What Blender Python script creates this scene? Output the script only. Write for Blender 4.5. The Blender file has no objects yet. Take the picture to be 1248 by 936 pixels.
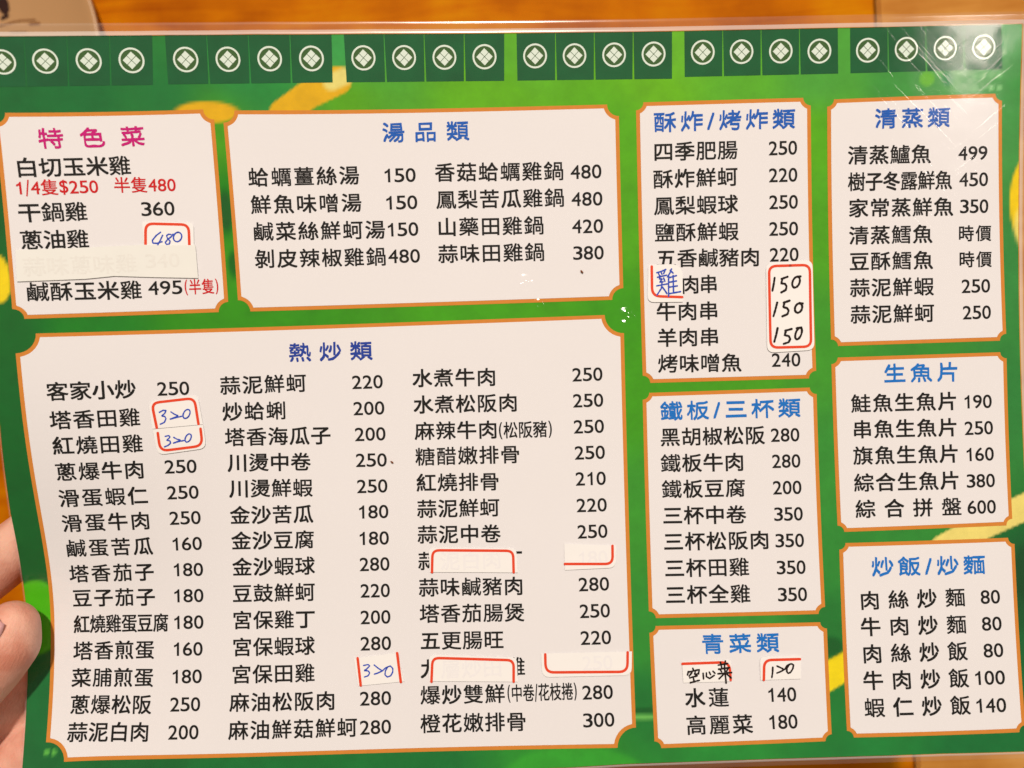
# A laminated restaurant menu held over a wooden table, photographed from above.
import bpy, bmesh, math, random
import numpy as np
from mathutils import Matrix, Vector

scene = bpy.context.scene
COL = scene.collection
random.seed(4)
rng = np.random.default_rng(4)
MM = 0.001
LIFT = 130.0            # height of the menu's middle above the table top, in millimetres

# ------------------------------------------------------------------ measurements (millimetres on the sheet)
PANELS = {
    'sp': {'corners': [(-144.98, -87.22), (-86.35, -88.95), (-85.57, -30.46), (-144.68, -29.68)], 'notch': 2.9},
    'soup': {'corners': [(-83.83, -88.59), (31.55, -87.25), (31.66, -30.4), (-82.73, -30.38)], 'notch': 3.4},
    'big': {'corners': [(-144.77, -25.46), (31.53, -26.01), (30.73, 101.38), (-143.93, 100.94)], 'notch': 5.6},
    'fry': {'corners': [(36.59, -87.53), (87.55, -87.08), (88.22, -5.05), (36.68, -5.26)], 'notch': 2.2},
    'steam': {'corners': [(92.35, -86.35), (144.22, -86.91), (145.71, -14.45), (92.86, -14.42)], 'notch': 2.0},
    'iron': {'corners': [(36.46, -2.32), (88.14, -2.36), (87.91, 64.51), (35.99, 64.52)], 'notch': 2.0},
    'veg': {'corners': [(35.89, 66.79), (88.14, 66.89), (87.48, 100.63), (35.99, 101.7)], 'notch': 1.9},
    'raw': {'corners': [(92.77, -11.01), (145.62, -11.02), (145.28, 40.61), (92.8, 40.79)], 'notch': 1.9},
    'rice': {'corners': [(93.0, 44.05), (145.55, 44.26), (144.36, 100.16), (91.94, 99.83)], 'notch': 1.9},
}
LINES = [
    ('sp', 'title', '特色菜', (-134.26, -80.33), (-106.08, -81.29)),
    ('sp', 'name', '白切玉米雞', (-140.83, -72.18), (-110.53, -73.1)),
    ('sp', 'red', '1/4隻$250', (-141.01, -66.61), (-119.75, -67.19)),
    ('sp', 'red', '半隻480', (-115.33, -67.54), (-98.49, -67.57)),
    ('sp', 'name', '干鍋雞', (-141.14, -59.62), (-123.25, -60.11)),
    ('sp', 'price', '360', (-108.41, -60.73), (-99.29, -60.88)),
    ('sp', 'name', '蔥油雞', (-141.21, -51.9), (-123.37, -52.28)),
    ('sp', 'name', '鹹酥玉米雞', (-140.69, -37.23), (-109.92, -37.41)),
    ('sp', 'price', '495', (-107.96, -37.9), (-98.52, -38.01)),
    ('sp', 'red', '(半隻)', (-97.72, -37.88), (-88.24, -38.02)),
    ('soup', 'title', '湯品類', (-38.08, -81.29), (-12.74, -81.13)),
    ('soup', 'name', '蛤蠣薑絲湯', (-77.7, -69.34), (-45.56, -69.35)),
    ('soup', 'price', '150', (-37.94, -69.14), (-28.91, -69.05)),
    ('soup', 'name', '鮮魚味噌湯', (-77.45, -61.48), (-45.28, -61.41)),
    ('soup', 'price', '150', (-37.83, -61.2), (-28.77, -61.13)),
    ('soup', 'name', '鹹菜絲鮮蚵湯', (-77.23, -53.63), (-38.68, -53.33)),
    ('soup', 'price', '150', (-37.71, -53.3), (-28.81, -53.32)),
    ('soup', 'name', '剝皮辣椒雞鍋', (-77.2, -45.66), (-38.74, -45.4)),
    ('soup', 'price', '480', (-37.95, -45.48), (-28.65, -45.38)),
    ('soup', 'name', '香菇蛤蠣雞鍋', (-23.06, -69.46), (14.86, -68.65)),
    ('soup', 'price', '480', (16.98, -68.29), (25.99, -68.25)),
    ('soup', 'name', '鳳梨苦瓜雞鍋', (-23.01, -61.52), (14.83, -60.91)),
    ('soup', 'price', '480', (17.05, -60.44), (26.08, -60.31)),
    ('soup', 'name', '山藥田雞鍋', (-23.04, -53.52), (8.53, -53.04)),
    ('soup', 'price', '420', (17.02, -52.45), (26.07, -52.32)),
    ('soup', 'name', '蒜味田雞鍋', (-23.07, -45.6), (8.48, -45.21)),
    ('soup', 'price', '380', (17.09, -44.62), (26.06, -44.5)),
    ('big', 'title', '熱炒類', (-68.61, -17.68), (-44.05, -17.61)),
    ('big', 'name', '客家小炒', (-137.54, -8.42), (-113.24, -8.39)),
    ('big', 'name', '塔香田雞', (-137.43, -0.0), (-112.63, -0.11)),
    ('big', 'name', '紅燒田雞', (-137.45, 7.52), (-112.36, 7.73)),
    ('big', 'name', '蔥爆牛肉', (-137.62, 15.37), (-112.49, 15.6)),
    ('big', 'name', '滑蛋蝦仁', (-137.78, 23.35), (-112.17, 23.43)),
    ('big', 'name', '滑蛋牛肉', (-137.95, 31.06), (-112.07, 31.06)),
    ('big', 'name', '鹹蛋苦瓜', (-137.83, 38.86), (-111.93, 38.85)),
    ('big', 'name', '塔香茄子', (-137.78, 46.81), (-112.08, 46.75)),
    ('big', 'name', '豆子茄子', (-137.4, 54.31), (-112.07, 54.35)),
    ('big', 'name', '紅燒雞蛋豆腐', (-137.29, 62.27), (-108.05, 62.15)),
    ('big', 'name', '塔香煎蛋', (-137.36, 70.15), (-112.53, 70.08)),
    ('big', 'name', '菜脯煎蛋', (-137.61, 77.87), (-112.7, 78.18)),
    ('big', 'name', '蔥爆松阪', (-137.69, 85.54), (-113.14, 85.92)),
    ('big', 'name', '蒜泥白肉', (-137.87, 93.14), (-113.5, 93.63)),
    ('big', 'name', '蒜泥鮮蚵', (-89.09, -8.49), (-64.01, -8.55)),
    ('big', 'name', '炒蛤蜊', (-88.78, -0.69), (-70.25, -0.55)),
    ('big', 'name', '塔香海瓜子', (-88.45, 6.95), (-57.35, 7.36)),
    ('big', 'name', '川燙中卷', (-87.97, 14.58), (-63.62, 15.1)),
    ('big', 'name', '川燙鮮蝦', (-87.86, 22.35), (-63.33, 22.92)),
    ('big', 'name', '金沙苦瓜', (-87.99, 30.39), (-63.37, 30.76)),
    ('big', 'name', '金沙豆腐', (-87.93, 38.09), (-63.29, 38.43)),
    ('big', 'name', '金沙蝦球', (-87.93, 45.97), (-63.36, 46.25)),
    ('big', 'name', '豆鼓鮮蚵', (-88.12, 53.9), (-63.48, 54.06)),
    ('big', 'name', '宮保雞丁', (-88.28, 61.82), (-63.57, 62.04)),
    ('big', 'name', '宮保蝦球', (-88.42, 69.75), (-63.85, 69.85)),
    ('big', 'name', '宮保田雞', (-88.68, 77.66), (-63.96, 77.73)),
    ('big', 'name', '麻油松阪肉', (-89.28, 85.72), (-57.88, 85.95)),
    ('big', 'name', '麻油鮮菇鮮蚵', (-89.56, 93.65), (-51.57, 93.79)),
    ('big', 'name', '水煮牛肉', (-32.17, -8.85), (-7.18, -8.46)),
    ('big', 'name', '水煮松阪肉', (-32.11, -0.89), (-0.96, -0.57)),
    ('big', 'name', '麻辣牛肉', (-32.01, 7.06), (-7.28, 7.32)),
    ('big', 'name', '糖醋嫩排骨', (-32.07, 14.78), (-0.82, 14.91)),
    ('big', 'name', '紅燒排骨', (-32.02, 22.59), (-7.27, 22.88)),
    ('big', 'name', '蒜泥鮮蚵', (-32.06, 30.41), (-7.47, 30.67)),
    ('big', 'name', '蒜泥中卷', (-32.14, 38.07), (-7.42, 38.46)),
    ('big', 'name', '蒜泥白肉丁', (-32.19, 45.97), (-1.07, 46.2)),
    ('big', 'name', '蒜味鹹豬肉', (-32.19, 53.83), (-1.04, 54.17)),
    ('big', 'name', '塔香茄腸煲', (-32.17, 61.56), (-1.04, 61.97)),
    ('big', 'name', '五更腸旺', (-32.12, 69.47), (-7.48, 69.77)),
    ('big', 'name', '九層炒田雞', (-32.26, 77.64), (-1.33, 77.69)),
    ('big', 'name', '爆炒雙鮮', (-32.48, 85.26), (-7.57, 85.39)),
    ('big', 'name', '橙花嫩排骨', (-32.65, 93.42), (-1.46, 93.48)),
    ('big', 'small', '(松阪豬)', (-6.77, 7.63), (8.99, 7.63)),
    ('big', 'small', '(中卷/花枝捲)', (-6.65, 85.39), (13.72, 85.14)),
    ('big', 'price', '250', (-107.13, -8.3), (-98.14, -8.23)),
    ('big', 'price', '250', (-106.49, 14.97), (-97.28, 15.09)),
    ('big', 'price', '250', (-106.32, 22.78), (-97.12, 22.88)),
    ('big', 'price', '250', (-106.14, 30.51), (-96.94, 30.57)),
    ('big', 'price', '160', (-105.68, 38.4), (-96.99, 38.4)),
    ('big', 'price', '180', (-105.75, 46.21), (-96.98, 46.27)),
    ('big', 'price', '180', (-105.96, 54.08), (-97.13, 54.12)),
    ('big', 'price', '180', (-106.14, 62.05), (-97.29, 62.01)),
    ('big', 'price', '160', (-106.31, 69.9), (-97.61, 69.9)),
    ('big', 'price', '180', (-106.64, 77.89), (-97.86, 77.88)),
    ('big', 'price', '250', (-107.26, 85.87), (-98.28, 85.88)),
    ('big', 'price', '200', (-107.66, 93.72), (-98.65, 93.76)),
    ('big', 'price', '220', (-50.26, -8.34), (-41.21, -8.29)),
    ('big', 'price', '200', (-50.16, -0.46), (-41.01, -0.4)),
    ('big', 'price', '200', (-50.0, 7.32), (-40.93, 7.38)),
    ('big', 'price', '250', (-49.97, 15.08), (-40.83, 15.25)),
    ('big', 'price', '250', (-49.88, 22.93), (-40.88, 23.04)),
    ('big', 'price', '180', (-49.48, 30.62), (-40.82, 30.72)),
    ('big', 'price', '180', (-49.54, 38.53), (-40.9, 38.62)),
    ('big', 'price', '280', (-49.75, 46.26), (-40.94, 46.35)),
    ('big', 'price', '220', (-49.7, 54.11), (-41.03, 54.21)),
    ('big', 'price', '200', (-49.88, 61.95), (-41.04, 62.03)),
    ('big', 'price', '280', (-50.04, 69.65), (-41.04, 69.73)),
    ('big', 'price', '280', (-50.48, 85.57), (-41.36, 85.61)),
    ('big', 'price', '280', (-50.6, 93.87), (-41.51, 93.77)),
    ('big', 'price', '250', (15.75, -8.44), (24.65, -8.4)),
    ('big', 'price', '250', (15.7, -0.65), (24.63, -0.61)),
    ('big', 'price', '250', (15.67, 7.15), (24.6, 7.21)),
    ('big', 'price', '250', (15.71, 14.98), (24.62, 15.0)),
    ('big', 'price', '210', (15.72, 22.76), (24.63, 22.78)),
    ('big', 'price', '220', (15.75, 30.68), (24.65, 30.69)),
    ('big', 'price', '250', (15.75, 38.53), (24.57, 38.53)),
    ('big', 'price', '280', (15.54, 54.12), (24.48, 54.1)),
    ('big', 'price', '250', (15.58, 61.98), (24.43, 61.95)),
    ('big', 'price', '220', (15.54, 69.78), (24.46, 69.75)),
    ('big', 'price', '280', (15.48, 85.53), (24.36, 85.48)),
    ('big', 'price', '300', (15.38, 93.47), (24.48, 93.32)),
    ('fry', 'title', '酥炸/烤炸類', (41.77, -81.51), (82.88, -81.19)),
    ('fry', 'name', '四季肥腸', (41.5, -73.07), (66.04, -72.87)),
    ('fry', 'name', '酥炸鮮蚵', (41.3, -65.19), (65.95, -65.16)),
    ('fry', 'name', '鳳梨蝦球', (41.38, -57.43), (65.92, -57.21)),
    ('fry', 'name', '鹽酥鮮蝦', (41.43, -49.6), (65.97, -49.25)),
    ('fry', 'name', '五香鹹豬肉', (41.7, -42.05), (72.21, -41.41)),
    ('fry', 'name', '肉串', (48.9, -33.99), (59.59, -33.98)),
    ('fry', 'name', '牛肉串', (41.38, -26.23), (59.63, -26.07)),
    ('fry', 'name', '羊肉串', (41.41, -18.51), (59.66, -18.28)),
    ('fry', 'name', '烤味噌魚', (41.41, -10.77), (66.02, -10.35)),
    ('fry', 'price', '250', (75.29, -73.02), (83.47, -72.97)),
    ('fry', 'price', '220', (75.28, -65.26), (83.5, -65.17)),
    ('fry', 'price', '250', (75.27, -57.45), (83.59, -57.31)),
    ('fry', 'price', '250', (75.17, -49.67), (83.57, -49.53)),
    ('fry', 'price', '220', (75.23, -42.06), (83.62, -41.94)),
    ('fry', 'price', '240', (75.13, -10.88), (83.5, -10.75)),
    ('steam', 'title', '清蒸類', (106.35, -80.35), (128.51, -80.28)),
    ('steam', 'name', '清蒸鱸魚', (98.54, -70.13), (122.99, -69.88)),
    ('steam', 'name', '樹子冬露鮮魚', (98.52, -62.45), (129.39, -62.19)),
    ('steam', 'name', '家常蒸鮮魚', (98.66, -54.79), (129.76, -54.41)),
    ('steam', 'name', '清蒸鱈魚', (98.76, -46.82), (123.46, -46.61)),
    ('steam', 'name', '豆酥鱈魚', (98.77, -39.17), (123.58, -38.92)),
    ('steam', 'name', '蒜泥鮮蝦', (98.82, -31.39), (123.66, -31.13)),
    ('steam', 'name', '蒜泥鮮蚵', (98.85, -23.49), (123.7, -23.24)),
    ('steam', 'market', '時價', (131.41, -46.47), (141.28, -46.39)),
    ('steam', 'market', '時價', (131.54, -38.8), (141.4, -38.7)),
    ('steam', 'price', '499', (131.34, -69.94), (140.0, -69.94)),
    ('steam', 'price', '450', (131.67, -62.31), (140.26, -62.29)),
    ('steam', 'price', '350', (131.94, -54.52), (140.4, -54.42)),
    ('steam', 'price', '250', (132.25, -30.98), (140.82, -30.91)),
    ('steam', 'price', '250', (132.48, -23.14), (140.95, -23.06)),
    ('iron', 'title', '鐵板/三杯類', (41.66, 3.45), (83.08, 3.64)),
    ('iron', 'name', '黑胡椒松阪', (41.41, 11.19), (72.28, 11.46)),
    ('iron', 'name', '鐵板牛肉', (41.29, 19.01), (65.9, 19.23)),
    ('iron', 'name', '鐵板豆腐', (41.34, 26.74), (65.93, 26.94)),
    ('iron', 'name', '三杯中卷', (41.32, 34.53), (65.83, 34.85)),
    ('iron', 'name', '三杯松阪肉', (41.27, 42.29), (72.41, 42.55)),
    ('iron', 'name', '三杯田雞', (41.27, 50.11), (66.05, 50.27)),
    ('iron', 'name', '三杯全雞', (41.17, 57.93), (66.05, 58.1)),
    ('iron', 'price', '280', (74.18, 11.45), (82.52, 11.56)),
    ('iron', 'price', '280', (74.27, 19.24), (82.53, 19.35)),
    ('iron', 'price', '200', (74.21, 27.09), (82.54, 27.2)),
    ('iron', 'price', '350', (74.25, 34.95), (82.6, 35.03)),
    ('iron', 'price', '350', (74.27, 42.75), (82.6, 42.85)),
    ('iron', 'price', '350', (74.29, 50.66), (82.68, 50.73)),
    ('iron', 'price', '350', (74.26, 58.55), (82.71, 58.64)),
    ('veg', 'title', '青菜類', (51.09, 72.48), (73.71, 72.54)),
    ('veg', 'name', '水蓮', (45.57, 87.76), (58.18, 87.78)),
    ('veg', 'price', '140', (69.91, 87.29), (77.88, 87.24)),
    ('veg', 'name', '高麗菜', (45.51, 95.53), (64.74, 95.44)),
    ('veg', 'price', '180', (69.73, 94.96), (77.76, 94.91)),
    ('raw', 'title', '生魚片', (108.23, -5.61), (130.76, -5.49)),
    ('raw', 'name', '鮭魚生魚片', (98.3, 2.98), (129.99, 3.18)),
    ('raw', 'name', '串魚生魚片', (98.45, 10.68), (129.83, 11.01)),
    ('raw', 'name', '旗魚生魚片', (98.4, 18.49), (129.88, 18.83)),
    ('raw', 'name', '綜合生魚片', (98.32, 26.53), (129.77, 26.76)),
    ('raw', 'name', '綜合拼盤', (98.41, 34.31), (129.87, 34.55)),
    ('raw', 'price', '190', (132.35, 3.46), (140.5, 3.54)),
    ('raw', 'price', '250', (132.06, 11.33), (140.58, 11.39)),
    ('raw', 'price', '160', (132.36, 19.17), (140.5, 19.22)),
    ('raw', 'price', '380', (131.99, 27.04), (140.45, 27.11)),
    ('raw', 'price', '600', (131.84, 34.81), (140.33, 34.9)),
    ('rice', 'title', '炒飯/炒麵', (102.21, 51.44), (136.04, 51.95)),
    ('rice', 'name', '肉絲炒麵', (98.26, 61.12), (129.35, 61.14)),
    ('rice', 'name', '牛肉炒麵', (98.04, 68.72), (129.16, 68.97)),
    ('rice', 'name', '肉絲炒飯', (98.02, 76.49), (128.93, 76.63)),
    ('rice', 'name', '牛肉炒飯', (97.75, 84.08), (128.67, 84.34)),
    ('rice', 'name', '蝦仁炒飯', (97.56, 91.73), (128.5, 91.98)),
    ('rice', 'price', '80', (134.16, 61.26), (139.87, 61.33)),
    ('rice', 'price', '80', (133.96, 69.0), (139.77, 69.09)),
    ('rice', 'price', '80', (133.84, 76.71), (139.64, 76.73)),
    ('rice', 'price', '100', (130.75, 84.37), (139.46, 84.52)),
    ('rice', 'price', '140', (130.43, 92.17), (139.11, 92.32)),
]
GHOST = [
    ('tape', '蒜味蔥味雞', (-140.92, -44.35), (-110.69, -45.17)),
    ('tape', '340', (-108.16, -45.72), (-98.75, -45.92)),
    ('blank_a', '泥白肉', (-25.55, 46.1), (-7.34, 46.15)),
    ('blank_b', '180', (15.97, 46.3), (24.29, 46.16)),
    ('blank_c', '層炒田', (-26.15, 77.91), (-8.07, 77.67)),
    ('blank_d', '250', (15.82, 77.04), (24.57, 76.88)),
]
STICKERS = {
    'p480': {'outline': [(-108.45, -55.86), (-108.41, -56.36), (-108.25, -56.75), (-107.99, -57.02), (-107.61, -57.18), (-107.13, -57.21), (-95.47, -56.73), (-94.98, -56.66), (-94.6, -56.47), (-94.33, -56.17), (-94.18, -55.77), (-94.14, -55.25), (-94.38, -49.24), (-108.32, -49.47)], 'red': [[(-107.92, -49.46), (-107.6, -54.43), (-107.46, -55.19), (-107.18, -55.77), (-106.74, -56.18), (-106.16, -56.42), (-105.42, -56.48), (-97.53, -56.18), (-96.79, -56.07), (-96.21, -55.79), (-95.81, -55.35), (-95.58, -54.74), (-95.52, -53.97), (-95.65, -49.27)]], 'ink': 'blue', 'strokes': [[(-103.47, -54.02), (-104.67, -53.15), (-105.9, -51.74), (-105.78, -50.91), (-104.65, -50.84), (-103.24, -51.29)], [(-102.95, -53.13), (-103.55, -51.95), (-104.44, -50.42)], [(-100.59, -53.33), (-101.27, -53.46), (-101.88, -52.99), (-101.58, -52.16), (-100.94, -51.44), (-101.22, -50.61), (-102.03, -50.5), (-102.34, -51.1), (-101.6, -51.92), (-100.51, -52.74), (-100.01, -53.44)], [(-98.73, -53.96), (-98.12, -53.86), (-97.7, -53.41), (-97.59, -52.72), (-97.82, -52.0), (-98.33, -51.44), (-98.97, -51.21), (-99.56, -51.37), (-99.93, -51.87), (-99.99, -52.58), (-99.7, -53.29), (-99.16, -53.8), (-98.52, -53.97)]]},
    'tape': {'outline': [(-142.56, -49.29), (-129.12, -49.69), (-108.54, -50.48), (-93.92, -50.13), (-93.72, -40.55), (-105.71, -41.03), (-117.0, -41.59), (-124.81, -40.88), (-142.84, -40.35)], 'red': [], 'ink': 'blue', 'strokes': []},
    'p320a': {'outline': [(-109.64, -2.76), (-109.62, -3.46), (-109.43, -4.02), (-109.09, -4.45), (-108.59, -4.74), (-107.93, -4.89), (-97.59, -6.0), (-96.91, -5.99), (-96.35, -5.82), (-95.92, -5.47), (-95.63, -4.96), (-95.46, -4.27), (-94.57, 2.65), (-109.19, 3.44)], 'red': [[(-107.89, 3.13), (-108.59, -2.07), (-108.61, -2.86), (-108.44, -3.48), (-108.08, -3.95), (-107.53, -4.26), (-106.79, -4.4), (-98.76, -5.08), (-97.99, -5.05), (-97.37, -4.84), (-96.91, -4.44), (-96.59, -3.85), (-96.43, -3.08), (-95.87, 2.48)]], 'ink': 'blue', 'strokes': [[(-106.84, -1.41), (-105.76, -1.98), (-104.94, -1.89), (-105.34, -1.05), (-106.32, -0.3), (-105.4, -0.14), (-105.09, 0.54), (-105.62, 1.62), (-106.83, 2.13)], [(-103.56, -1.41), (-102.66, -0.71), (-101.52, -0.18), (-102.72, 0.33), (-103.86, 0.71)], [(-103.86, 0.71), (-102.25, 0.34), (-100.47, -0.02)], [(-98.67, 0.22), (-99.16, 0.6), (-99.64, 0.7), (-100.0, 0.51), (-100.18, 0.07), (-100.13, -0.54), (-99.85, -1.16), (-99.42, -1.67), (-98.93, -1.95), (-98.48, -1.95), (-98.17, -1.65), (-98.08, -1.14), (-98.22, -0.51), (-98.56, 0.09), (-99.03, 0.53)]]},
    'p320b': {'outline': [(-109.09, 3.57), (-94.52, 2.77), (-94.15, 7.59), (-94.18, 8.39), (-94.39, 9.04), (-94.79, 9.52), (-95.37, 9.85), (-96.13, 10.02), (-106.01, 11.05), (-106.78, 11.04), (-107.41, 10.84), (-107.89, 10.45), (-108.22, 9.87), (-108.4, 9.09)], 'red': [[(-107.7, 4.72), (-107.5, 7.7), (-107.35, 8.57), (-107.03, 9.22), (-106.52, 9.67), (-105.84, 9.9), (-104.98, 9.92), (-97.41, 9.23), (-96.55, 9.06), (-95.91, 8.7), (-95.46, 8.17), (-95.22, 7.46), (-95.18, 6.57), (-95.35, 3.91)]], 'ink': 'blue', 'strokes': [[(-105.64, 5.78), (-104.57, 5.58), (-104.25, 6.08), (-105.25, 6.96), (-104.32, 7.18), (-104.24, 7.92), (-104.99, 8.51), (-106.02, 8.9)], [(-103.19, 6.19), (-102.28, 6.77), (-101.23, 7.06), (-102.32, 7.51), (-103.41, 7.89)], [(-103.41, 7.89), (-102.08, 7.52), (-100.29, 7.22)], [(-98.67, 7.3), (-99.11, 7.65), (-99.54, 7.76), (-99.86, 7.59), (-100.0, 7.19), (-99.94, 6.64), (-99.68, 6.07), (-99.29, 5.6), (-98.85, 5.33), (-98.45, 5.33), (-98.19, 5.59), (-98.11, 6.06), (-98.25, 6.63), (-98.57, 7.18), (-98.99, 7.58)]]},
    'p320c': {'outline': [(-52.12, 73.8), (-39.12, 72.52), (-37.22, 80.91), (-50.91, 81.8)], 'red': [[(-50.96, 73.77), (-50.18, 81.64)], [(-39.18, 72.64), (-38.26, 81.0)]], 'ink': 'blue', 'strokes': [[(-49.23, 75.91), (-47.87, 75.66), (-47.39, 76.09), (-48.39, 77.01), (-49.13, 77.4), (-47.91, 77.5), (-47.43, 78.11), (-47.93, 78.93), (-49.04, 79.25)], [(-46.04, 75.89), (-44.84, 76.88), (-43.63, 77.63), (-44.86, 78.19), (-46.09, 78.51)], [(-44.99, 78.18), (-43.63, 77.63), (-42.76, 76.82), (-41.28, 76.27), (-40.56, 77.01), (-40.58, 78.08), (-41.22, 79.13), (-42.2, 79.46), (-42.92, 78.84), (-42.78, 77.66), (-42.02, 76.49)]]},
    'blank_a': {'outline': [(-28.94, 43.6), (-28.88, 42.99), (-28.69, 42.52), (-28.35, 42.19), (-27.88, 42.0), (-27.26, 41.96), (-4.48, 42.77), (-3.86, 42.86), (-3.37, 43.08), (-3.02, 43.43), (-2.79, 43.92), (-2.71, 44.53), (-2.53, 50.07), (-28.8, 49.16)], 'red': [[(-28.17, 49.17), (-27.94, 44.65), (-27.82, 43.95), (-27.56, 43.42), (-27.14, 43.04), (-26.58, 42.83), (-25.87, 42.77), (-5.68, 43.5), (-4.98, 43.61), (-4.43, 43.86), (-4.04, 44.26), (-3.81, 44.82), (-3.73, 45.52), (-3.76, 49.89)]], 'ink': 'blue', 'strokes': []},
    'blank_b': {'outline': [(11.65, 41.93), (26.98, 42.83), (26.72, 47.43), (26.6, 48.13), (26.34, 48.68), (25.93, 49.08), (25.37, 49.32), (24.66, 49.41), (11.56, 49.71)], 'red': [[(11.63, 47.89), (23.6, 48.2), (24.4, 48.14), (25.02, 47.89), (25.47, 47.47), (25.75, 46.86), (25.86, 46.08), (25.94, 42.92)]], 'ink': 'blue', 'strokes': []},
    'blank_c': {'outline': [(-29.74, 75.08), (-29.67, 74.48), (-29.47, 74.02), (-29.12, 73.71), (-28.64, 73.54), (-28.03, 73.5), (-5.33, 74.77), (-4.72, 74.87), (-4.24, 75.09), (-3.89, 75.45), (-3.68, 75.92), (-3.61, 76.52), (-3.54, 81.92), (-29.77, 81.08)], 'red': [[(-29.15, 81.17), (-28.81, 76.24), (-28.68, 75.56), (-28.41, 75.05), (-27.99, 74.69), (-27.43, 74.49), (-26.72, 74.45), (-6.53, 75.56), (-5.83, 75.67), (-5.29, 75.93), (-4.91, 76.33), (-4.7, 76.88), (-4.64, 77.56), (-4.77, 81.81)]], 'ink': 'blue', 'strokes': []},
    'blank_d': {'outline': [(3.7, 73.92), (30.5, 73.93), (30.22, 78.65), (30.09, 79.42), (29.79, 80.01), (29.33, 80.44), (28.7, 80.69), (27.92, 80.78), (5.96, 80.8), (5.17, 80.71), (4.56, 80.46), (4.12, 80.03), (3.85, 79.44), (3.75, 78.67)], 'red': [[(4.85, 74.18), (4.82, 77.03), (4.91, 77.89), (5.19, 78.56), (5.68, 79.04), (6.35, 79.33), (7.23, 79.44), (26.51, 79.72), (27.38, 79.63), (28.08, 79.36), (28.58, 78.89), (28.91, 78.24), (29.05, 77.39), (29.22, 74.14)]], 'ink': 'blue', 'strokes': []},
    'ji': {'outline': [(39.22, -40.35), (46.03, -40.3), (46.6, -40.26), (47.12, -40.12), (47.6, -39.9), (48.04, -39.59), (48.45, -39.19), (48.63, -38.97), (48.86, -38.67), (49.03, -38.34), (49.16, -38.0), (49.23, -37.64), (49.26, -37.26), (49.17, -29.06), (40.65, -29.26), (39.95, -29.35), (39.42, -29.6), (39.05, -29.99), (38.84, -30.54), (38.79, -31.25)], 'red': [[(40.18, -39.83), (40.12, -33.51), (40.2, -32.63), (40.49, -31.93), (40.97, -31.41), (41.64, -31.07), (42.52, -30.91), (48.96, -30.47)]], 'ink': 'blue', 'strokes': [[(41.6, -37.96), (42.94, -38.27), (44.3, -38.83)], [(42.08, -37.82), (42.43, -37.08)], [(42.94, -38.03), (43.17, -37.42)], [(44.04, -38.48), (43.66, -37.64)], [(41.81, -36.61), (44.5, -37.13)], [(42.79, -36.94), (42.28, -36.11), (43.26, -36.08), (42.38, -35.14), (43.48, -35.22)], [(43.63, -36.31), (43.97, -35.32)], [(41.5, -34.07), (44.8, -34.57)], [(43.11, -35.11), (42.95, -33.42), (41.56, -31.39)], [(43.2, -33.65), (43.9, -32.65), (44.49, -31.66)], [(46.0, -38.89), (45.49, -37.7), (44.73, -36.63)], [(45.1, -36.98), (44.96, -30.91)], [(45.63, -38.54), (46.46, -37.66)], [(45.21, -36.37), (47.41, -36.9)], [(45.3, -35.03), (47.37, -35.33)], [(45.26, -33.58), (47.58, -33.86)], [(45.1, -31.64), (48.51, -32.13)], [(46.44, -36.94), (46.44, -31.96)]]},
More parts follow.
